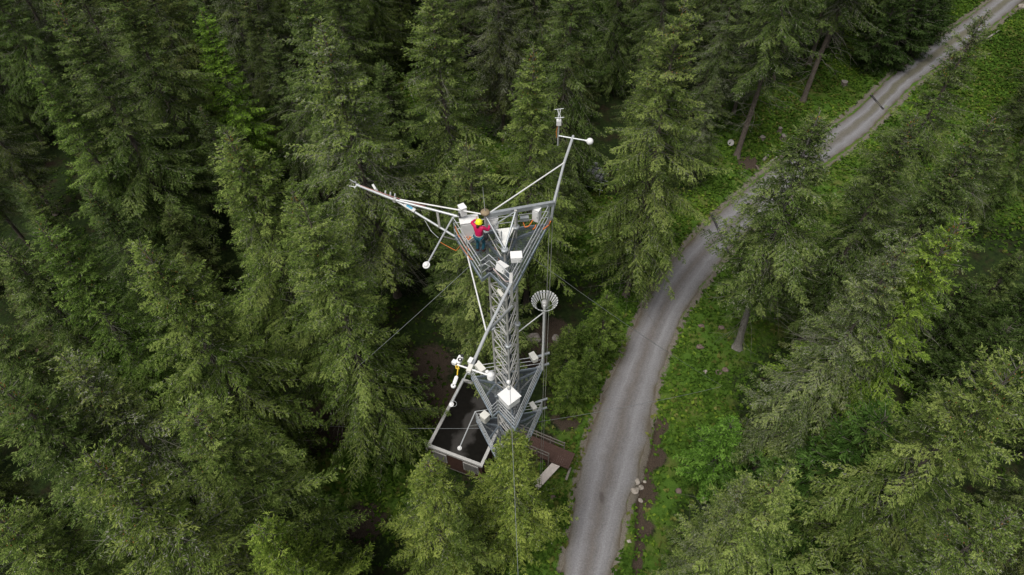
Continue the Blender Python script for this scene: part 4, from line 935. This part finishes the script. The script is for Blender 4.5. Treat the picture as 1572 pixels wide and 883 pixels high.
rock(1140, 466, .26, 'larger pale grey stone below the leaning bare trunk', seed=2)
rock(1083, 570, .24, 'rounded grey stone left of the pink stone cluster', seed=3)
rock(1104, 570, .26, 'largest pinkish stone of the cluster by the lower right trees', mt=mat('pink_stone', (.20, .145, .125), .9, 0, .5, 6), seed=4)
rock(1114, 566, .22, 'pinkish stone at the right end of the stone cluster', mt=bpy.data.materials['pink_stone'], seed=5)
rock(1077, 500, .26, 'small reddish stone alone in the bright herbs', mt=bpy.data.materials['pink_stone'], seed=6)
rock(1108, 502, .24, 'small reddish stone midway across the right verge', mt=bpy.data.materials['pink_stone'], seed=16)
rock(1076, 532, .27, 'small reddish stone lower in the bright herbs', mt=bpy.data.materials['pink_stone'], seed=17)
for i, (x_, y_, s_, lb_) in enumerate(((978, 738, .27, 'upper pale stone of the pile beside the road ditch'), (975, 753, .30, 'biggest pale stone of the pile beside the road ditch'), (984, 744, .20, 'small pale stone on the right of the ditch pile'), (984, 764, .16, 'lowest pale stone below the ditch pile'), (991, 735, .14, 'pale stone lying on bare soil above the ditch'))): rock(x_, y_, s_, lb_, M['palestone'], 30 + i, 'pale stones by the ditch')
rock(966, 831, .13, 'tiny whitish stone alone in the grass at the bottom road edge', M['palestone'], 40)
rock(850, 764, .22, 'brownish stone in the grass below the pale board', bpy.data.materials['pink_stone'], 41)
rock(853, 520, .42, 'grey boulder on brown soil right of the tower shaft', seed=42)
rock(820, 520, .55, 'broad grey boulder hidden beside the tower shaft', seed=43)
rock(634, 128, .5, 'pale boulder on the brown floor among the back trees', M['palestone'], 44)
rock(1042, 753, .2, 'reddish stone under the lower right spruces', bpy.data.materials['pink_stone'], 45)
rock(1570, 12, .6, 'pale stone on the far right verge at the photo corner', M['palestone'], 46)
def stump(px_, py_, r_, h_, label, seed):
    c = P(px_, py_, 0); z = float(gz(c[0], c[1])[0]); base = Vector((c[0], c[1], z)); g = np.random.default_rng(seed)
    t = thing('tree_stump', label, 'stump', base, 'cut tree stumps on the verge')
    n = 14; m = MB(); prof = [(1.7, -.1), (1.35, .05), (1.08, .25), (1., .6), (.97, 1.)]; vs = []
    for (k, hh) in prof:
        for j in range(n): a = 6.283 * j / n; q = k * (1 + .10 * math.sin(3 * a + seed)); vs.append(base + Vector((math.cos(a) * r_ * q, math.sin(a) * r_ * q, hh * h_)))
    m.add(vs, [(i * n + j, i * n + (j + 1) % n, (i + 1) * n + (j + 1) % n, (i + 1) * n + j) for i in range(4) for j in range(n)], 0, True); m.build('bark_side', M['bark'], t)
    m = MB(); m.add(vs[-n:], [tuple(range(n))]); m.build('cut_face', M['greytimber'], t)
stump(1295, 130, .38, .45, 'lone grey stump on the far verge right of the bare leaning trunk', 1)
stump(1202, 214, .32, .55, 'taller brown stump on the verge left of the road', 2)
stump(1196, 203, .22, .6, 'thin broken stump just behind the taller brown stump', 3)
stump(1170, 213, .30, .28, 'low pale stump beside the root of the tree with dead branches', 4)
def log(p0, p1, r_, label, mt, group='fallen timber on the verges'):
    a, b = P(*p0, 0), P(*p1, 0); a, b = Vector(a), Vector(b); a.z = float(gz(a.x, a.y)[0]) + r_ * .8; b.z = float(gz(b.x, b.y)[0]) + r_ * .8
    tag(MB().path([a, (a + b) / 2 + Vector((0, 0, .03)), b], [r_, r_ * .9, r_ * .7], 8).build('fallen_log', mt), label, 'log', group)
log((1177, 254), (1192, 242), .13, 'lower pale log lying by the road edge', M['deadbark'])
log((1171, 248), (1179, 240), .17, 'upper short log lying by the road edge', M['greytimber'])
log((1165, 262), (1160, 255), .12, 'short dark log piece left of the paired roadside logs', M['bark'])
log((1514, 61), (1533, 48), .14, 'pale broken branch lying on the far right verge', M['deadbark'])
def drain(p0, p1, label):
    a, b = PV(*p0, .03), PV(*p1, .03); t = thing('road_drain', label, 'drain', (a + b) / 2 - Vector((0, 0, .1)), 'drainage channels across the road')
    sd = (b - a).cross(Vector((0, 0, 1))).normalized()
    for s_ in (-1, 1): MB().bar(a + sd * .11 * s_, b + sd * .075 * s_, .045, .10).build('side_rail', mat('dark_rail', (.055, .052, .055), .7, .2), t)
    MB().bar(a - Vector((0, 0, .03)), b - Vector((0, 0, .03)), .10, .05).build('channel', M['black'], t)
drain((1092, 328), (1118, 388), 'dark drainage channel crossing the road at its near bend')
drain((1337, 146), (1356, 168), 'dark drainage channel crossing the road on the far straight')
# round dish leaning at the foot of the tree with dead branches
M['stone_dish'] = mat('weathered_dish', (.40, .39, .37), .7, 0, .3, 4)
dc = PV(1122, 219, .45); ds = thing('round_dish', 'pale round dish propped beside the tree with dead lower branches', 'dish', up(dc, 0)); ax = Vector((-.2, -.65, .75))
MB().lathe(dc, [(.0, -.08), (.15, -.07), (.31, -.015), (.34, .03), (.325, .03), (.295, .0), (.13, -.045), (0, -.055)], axis=ax, n=24).build('bowl', M['stone_dish'], ds)
MB().tube(up(dc, -.1), dc - Vector((0, 0, .05)), .04, 8).build('post', M['galv'], ds)
# covered rack on thin legs in the gap behind the tower
rc_ = P(912, 291, 0); zz = float(gz(rc_[0], rc_[1])[0]); rb = Vector((rc_[0], rc_[1], zz)); rk = thing('raised_rack', 'dark steel rack on thin legs carrying a grey strapped sheet in the tree gap', 'rack', rb)
Rr = Matrix.Rotation(-.45, 3, 'Z')
def rp_(x_, y_, z_): return rb + Rr @ Vector((x_, y_, z_))
for x_ in (-.85, .85):
    for y_ in (-.75, .75): MB().tube(rp_(x_, y_, -.1), rp_(x_, y_, 2.3), .035, 8).build('leg', M['galv'], rk)
for y_ in (-.75, .75):
    for z_ in (.9, 1.9): MB().tube(rp_(-1.0, y_, z_), rp_(1.15, y_, z_), .030, 8).build('rail', M['galv'], rk)
for x_ in (-.85, .85): MB().tube(rp_(x_, -.9, 1.93), rp_(x_, .9, 1.93), .030, 8).build('rail', M['galv'], rk)
MB().box(rp_(0, 0, 2.22), (1.75, 1.55, .42), rot=Rr, bev=.08).build('covered_load', mat('grey_sheet', (.30, .31, .31), .7, 0, .4, 3, None, .6), rk)
for x_ in (-.5, .1, .6): MB().bar(rp_(x_, -.8, 2.44), rp_(x_ + .12, .8, 2.45), .10, .03).build('strap', M['black'], rk)
for y_ in (-.35, .3): MB().bar(rp_(-.9, y_, 2.445), rp_(.9, y_ + .1, 2.455), .09, .035).build('strap', M['black'], rk)
MB().box(rp_(-.35, .95, 2.45), (.35, .3, .5), rot=Rr, bev=.03).build('head_box', M['grey'], rk)
# ------------------------------------------------------------------ the trees, one by one
GR = 'spruces of the forest'
BR, YG, SV, DK, MD = (1.50, 1.50, 1.25), (1.55, 1.95, .85), (1.60, 1.50, 1.65), (.62, .66, .66), (1.08, 1.12, 1.05)
def apex(proto, x, y, h, label, tint=(1, 1, 1), wide=1., rz=None, short=None):
    w = P(x, y, h); t = tree(proto, w[0], w[1], h, label, GR, tint, wide, rz); NAMED.append((w[0], w[1], h, short or label)); return t
def based(proto, x, y, h, label, tint=(1, 1, 1), wide=1., rz=None, short=None):
    w = P(x, y, 0); t = tree(proto, w[0], w[1], h, label, GR, tint, wide, rz); NAMED.append((w[0], w[1], h, short or label)); return t
NAMED = []
apex('full', 72, -18, 26, 'tall broad spruce filling the top left corner of the forest', MD, 1.13, short='the top left corner spruce')
apex('broad', 150, -55, 25, 'broad dark spruce whose tip leaves the photo left of the bright green one', MD, 1.13, short='the broad dark spruce')
apex('slim', 62, 85, 22, 'spruce with bright leaf-like sprays on its left edge near the left border', (1.3, 1.45, 1.1), 1.05, short='the bright-edged left spruce')
apex('slim', 299, 22, 20, 'narrow vivid yellow-green spruce near the top left', YG, 1.25, short='the yellow-green spruce')
apex('full', 340, 190, 25, 'bright coned spruce below the yellow-green one, its tip bent left', BR, 1.19, short='the bright coned spruce')
apex('lichen', 512, 22, 27, 'big spruce streaked with grey lichen left of the left boom tip', BR, 1.19, short='the grey lichen spruce')
apex('high', 440, -50, 26, 'slender spruce with pale tip sprays behind the grey lichen spruce', MD, 1.05, short='the slender back spruce')
apex('droopy', 662, -55, 28, 'tall spruce with hanging branches cut by the top edge left of centre', (1.4, 1.4, 1.25), 1.05, short='the tall hanging-branch spruce')
apex('slim', 742, 180, 26.5, 'small pale olive spruce directly behind the lightning rod', (1.6, 1.5, 1.5), 1.0, short='the small pale spruce')
apex('full', 808, 55, 26, 'pointed mid-green spruce behind the far boom, right of the small pale one', BR, .95, short='the pointed spruce')
apex('droopy', 870, -90, 26, 'dark drooping spruce rising out of the photo behind the pointed one', MD, 1.0, short='the dark drooping spruce')
based('broad', 960, 452, 28, 'huge bright spruce standing left of the road, its bare root visible', (1.5, 1.45, 1.3), .92, rz=2.2, short='the huge roadside spruce')
based('high', 1132, 240, 27, 'grey-green spruce with a skirt of dead lower branches above the road', MD, 1.1, short='the dead-skirted spruce')
based('high', 1232, 156, 30, 'spruce showing a long bare brown trunk beside the far verge', (.8, .84, .8), 1.0, short='the bare-trunk spruce')
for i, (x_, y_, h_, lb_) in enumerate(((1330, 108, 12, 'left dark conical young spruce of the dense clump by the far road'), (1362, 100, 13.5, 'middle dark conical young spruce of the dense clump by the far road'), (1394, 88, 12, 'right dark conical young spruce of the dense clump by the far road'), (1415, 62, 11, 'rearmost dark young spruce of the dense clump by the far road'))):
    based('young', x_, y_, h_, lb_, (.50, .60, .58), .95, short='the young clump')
apex('ragged', 1500, 4, 25, 'thin ragged spruce whose see-through tip crosses the far road', (1.2, 1.2, 1.1), .95, short='the ragged tip crossing the road')
bl = based('high', 1131, 531, 24, 'spruce with a bare bleached trunk leaning over the right verge', (1.2, 1.2, 1.15), 1.3, short='the bleached-trunk spruce')
for c_ in bl.children:
    if c_.name.startswith('trunk'): c_.material_slots[0].link = 'OBJECT'; c_.material_slots[0].material = M['deadbark']
apex('full', 1418, 168, 24, 'dense spruce right of the road below the ragged thin tip', (.88, .92, .85), .9, short='the dense right road spruce')
apex('ragged', 1548, 168, 25, 'untidy spruce with grey twigs at the right photo edge', MD, 1.0, short='the untidy right-edge spruce')
apex('lichen', 1378, 350, 26, 'silver-grey lichen spruce in the middle of the right forest', SV, .82, short='the silver-grey spruce')
apex('full', 1487, 322, 27, 'bright spruce with orange cones right of the silver-grey one', (1.6, 1.75, .95), .88, short='the orange-coned spruce')
apex('young', 1352, 618, 19, 'dark young spruce seen from above as a star below the orange-coned one', (.62, .85, .62), .85, short='the star-shaped young spruce')
apex('broad', 1592, 545, 27, 'wide spruce with cones filling the lower right side', (1.5, 1.45, 1.25), .88, short='the wide lower right spruce')
apex('broad', 1226, 690, 24, 'bright spruce at the lower right with long finger-like branches', (1.75, 1.7, 1.45), .72, short='the finger-branched spruce')
apex('lichen', 1172, 712, 23, 'pale lichen-dusted spruce left of the finger-branched one at bottom right', (1.7, 1.6, 1.5), .55, short='the pale bottom spruce')
based('young', 1085, 735, 9.5, 'small bright young spruce at the edge of the lower right trees', (1.2, 1.7, .9), 1.0, short='the small bright young spruce')
apex('ragged', 1568, 792, 24, 'sparse spruce at the very bottom right corner', BR, .9, short='the bottom right corner spruce')
for x_, y_, h_, tn, lb_ in ((867, 590, 8., (.85, 1., .85), 'rounded young spruce closest to the rain gauge pole'), (925, 548, 8.5, (.9, 1.1, .85), 'rounded young spruce touching the road edge right of the tower'), (876, 628, 7., (.85, 1.05, .8), 'low rounded spruce just above the footbridge'), (905, 600, 6.0, (.8, 1., .8), 'low rounded spruce between the footbridge and the road edge'), (893, 566, 6.5, (.7, .9, .7), 'short rounded spruce between the two taller rounded ones')):
    based('young', x_ - 5, y_, h_, lb_, (tn[0] * 1.35, tn[1] * 1.2, tn[2] * 1.05), .88, short='the rounded spruces')
apex('droopy', 474, 312, 26, 'very broad spruce in front of the left boom, hiding a guy wire end', BR, 0.90, short='the broad left-boom spruce')
apex('full', 425, 292, 24, 'tall spruce between the bright coned one and the broad left-boom one', (1.3, 1.32, 1.1), 1.02, short='the middle left spruce')
apex('broad', 218, 368, 25, 'wide mid-green spruce with twin bright tips in the left forest', (1.35, 1.38, 1.1), 0.99, short='the twin-tipped left spruce')
apex('slim', 45, 352, 24, 'vivid green narrow spruce close to the left border', (1.15, 1.32, .95), 1.1, short='the vivid left-border spruce')
apex('lichen', 98, 548, 25, 'spruce with bare lichen twigs and pale tip, lower left', (1.5, 1.42, 1.3), 1.02, short='the pale lower left spruce')
apex('broad', 288, 612, 24, 'flat-topped spruce dotted with cones at lower left centre', BR, 0.96, short='the flat-topped coned spruce')
apex('slim', 368, 786, 21, 'yellowish spruce tip at the bottom left of the dark gap', (1.5, 1.55, .9), 1.05, short='the yellowish bottom spruce')
apex('ragged', 80, 735, 27, 'close spruce with long bare grey branches at the bottom left corner', (1.5, 1.45, 1.15), 1.0, short='the bare-branched bottom left spruce')
apex('full', -45, 600, 26, 'spruce half outside the left photo border at mid height', MD, 1.0, short='the half-hidden left spruce')
apex('full', 640, 702, 18, 'bright spruce in front of the hut wall at the bottom', (1.75, 1.65, 1.2), 1.05, short='the spruce before the hut')
apex('slim', 787, 688, 16, 'yellow-green spruce standing right in front of the tower foot', (1.85, 1.75, 1.2), 1.35, short='the spruce before the tower')
apex('slim', 700, 770, 13, 'lower spruce between the hut front and the tower foot spruce', (1.4, 1.42, 1.1), 1.0, short='the low spruce before the hut')
based('high', 757, 138, 25, 'dark spruce with a grey trunk foot showing above the brown forest floor', MD, .9, short='the grey-footed back spruce')
apex('droopy', -20, 345, 23, 'dark hanging-branch spruce cut by the left photo border at mid height', MD, 1.0, short='the left border hanging spruce')
apex('full', -40, 470, 23, 'mid-green spruce cut by the left photo border above the lower left corner', MD, 1.0, short='the lower left border spruce')
apex('full', -70, 800, 24, 'spruce whose branches enter the photo at the lower left corner', BR, 1.0, short='the corner-edge spruce')
apex('droopy', 1478, 236, 22, 'mid-green spruce between the untidy right-edge spruce and the dense right road spruce', MD, .85, short='the in-between right spruce')
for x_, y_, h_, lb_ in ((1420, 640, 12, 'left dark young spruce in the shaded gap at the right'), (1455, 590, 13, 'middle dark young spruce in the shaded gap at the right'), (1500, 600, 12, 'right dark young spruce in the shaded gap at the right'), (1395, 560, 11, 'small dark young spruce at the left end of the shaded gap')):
    based('young', x_, y_, h_, lb_, (.55, .62, .58), 1.0, short='the shaded gap')  # dark tint paints the gap's shade into the needle colour
N_HAND = len(TREES)

# ---- the rest of the forest
g = np.random.default_rng(77)
KEEP = [  # parts of the view that the photograph shows open: pixel polygons no further crown may cover
    [(862, 883), (880, 760), (925, 610), (985, 475), (1050, 380), (1150, 285), (1235, 225), (1370, 115), (1490, 20), (1572, 0), (1572, 60), (1450, 110), (1360, 210), (1240, 290), (1190, 330), (1190, 520), (1120, 620), (1060, 660), (1040, 883)],
    [(640, 560), (640, 690), (740, 730), (830, 800), (890, 760), (890, 690), (800, 600)],
    [(880, 220), (890, 300), (940, 300), (930, 220)], [(655, 480), (640, 600), (690, 640), (690, 520)],
    [(1110, 330), (1110, 180), (1200, 150), (1300, 110), (1420, 110), (1440, 0), (1572, 0), (1572, 140), (1440, 240), (1250, 330)],
    [(500, 650), (500, 770), (560, 800), (600, 690), (650, 600), (600, 640)],
    [(560, 300), (640, 340), (660, 420), (640, 450), (520, 290)],
    [(740, 110), (740, 180), (770, 180), (770, 110)], [(618, 100), (618, 135), (645, 135), (645, 100)],
]
def inside(poly, x, y):
    r = False; n = len(poly); j = n - 1
    for i in range(n):
        (xi, yi), (xj, yj) = poly[i], poly[j]
        if (yi > y) != (yj > y) and x < (xj - xi) * (y - yi) / (yj - yi) + xi: r = not r
        j = i
    return r
DARK = [[(1270, 600), (1400, 590), (1350, 760), (1290, 740)], [(1290, 780), (1400, 800), (1400, 883), (1290, 883)], [(480, 630), (600, 630), (600, 850), (490, 850)], [(100, 690), (250, 640), (260, 740), (150, 740)], [(1400, 430), (1572, 300), (1572, 530), (1430, 590), (1380, 560)], [(395, 160), (440, 190), (455, 310), (400, 290)], [(200, 240), (290, 240), (300, 330), (215, 340)], [(590, 60), (620, 60), (630, 330), (600, 300)], [(880, 100), (930, 100), (940, 330), (885, 330)], [(560, 320), (655, 420), (650, 560), (600, 560)]]
def covers(x, y, h, R):
    if h > 12.4:
        for t in (.15, .35, .55, .75, .9):
            u, v = to_px((x, y, h * t))
            if any(inside(p_, u, v) for p_ in DARK): return True
    for t in (.04, .2, .4, .6, .8, 1.):
        rr = R * (1.05 - t) * .9 if t > .15 else R * .5
        for s in (-1, 0, 1):
            u, v = to_px((x + s * rr, y, h * t))
            for k, poly in enumerate(KEEP):
                if inside(poly, u, v): return True
    return False
tx = np.array([t[0] for t in TREES]); ty = np.array([t[1] for t in TREES])
FILL = []
for _ in range(9000):
    x, y = g.uniform(-66, 92), g.uniform(4, 118)
    h = g.uniform(19, 25) if y > 58 else g.uniform(12.5, 19); R = 3.2
    u0, v0 = to_px((x, y, 0)); u1, v1 = to_px((x, y, h * .9)); um, vm = to_px((x, y, h * .5))
    if not any(-60 < a < 1632 and -60 < b < 945 for a, b in ((u0, v0), (u1, v1), (um, vm))): continue
    if y < 6: continue
    if np.min(np.hypot(tx - x, ty - y)) < (4.6 if y > 58 else 5.6): continue
    d, _s = road_dist(np.array([x]), np.array([y]))
    if d[0] < 3.0: continue
    if math.hypot(x - CEN.x, y - CEN.y) < 4.5: continue
    if abs((Vector((x, y, 0)) - hp(HW / 2, HD / 2, 0)).dot(ux)) < 4 and abs((Vector((x, y, 0)) - hp(HW / 2, HD / 2, 0)).dot(uy)) < 5: continue
    if covers(x, y, h, R):
        if not covers(x, y, 10.5, 2.0) and g.random() < .9: h = g.uniform(7, 12)
        else: continue
    FILL.append((x, y, h)); tx = np.append(tx, x); ty = np.append(ty, y)
KINDS = [('full', 'dark green spruce'), ('droopy', 'dark spruce with hanging branches'), ('high', 'tall dark spruce'), ('lichen', 'greyish spruce'), ('broad', 'broad dark spruce'), ('slim', 'slim dark spruce'), ('ragged', 'sparse dark spruce')]
used = {}
for x, y, h in FILL:
    if h < 12.4: pr_, ad = 'young', 'short young spruce'
    else: pr_, ad = KINDS[int(g.integers(len(KINDS)))]
    u, v = to_px((x, y, h * .62))
    best = sorted(NAMED, key=lambda n: (lambda q: math.hypot(q[0] - u, q[1] - v))(to_px((n[0], n[1], n[2] * .62))))
    for nb in best:
        q = to_px((nb[0], nb[1], nb[2] * .62)); dx, dy = q[0] - u, q[1] - v
        rel = ('just right of' if dx < 0 else 'just left of') if abs(dx) > abs(dy) else ('directly behind' if dy > 0 else 'directly in front of')
        lb = f'{ad} {rel} {nb[3]}'
        if lb not in used: break
    used[lb] = 1
    k = g.uniform(.66, .98); tn = (k * g.uniform(.92, 1.08), k * g.uniform(.95, 1.1), k * g.uniform(.85, 1.05))  # lowered tint paints understorey shade into these crowns, against the brighter named ones
    tree(pr_, x, y, h, lb, GR, tn, g.uniform(.86, 1.05))
open('/tmp/cnt.txt', 'w').write(f'{N_HAND} {len(FILL)} verts {sum(len(p["crown"].polygons) for p in PROTO.values())}') if False else None
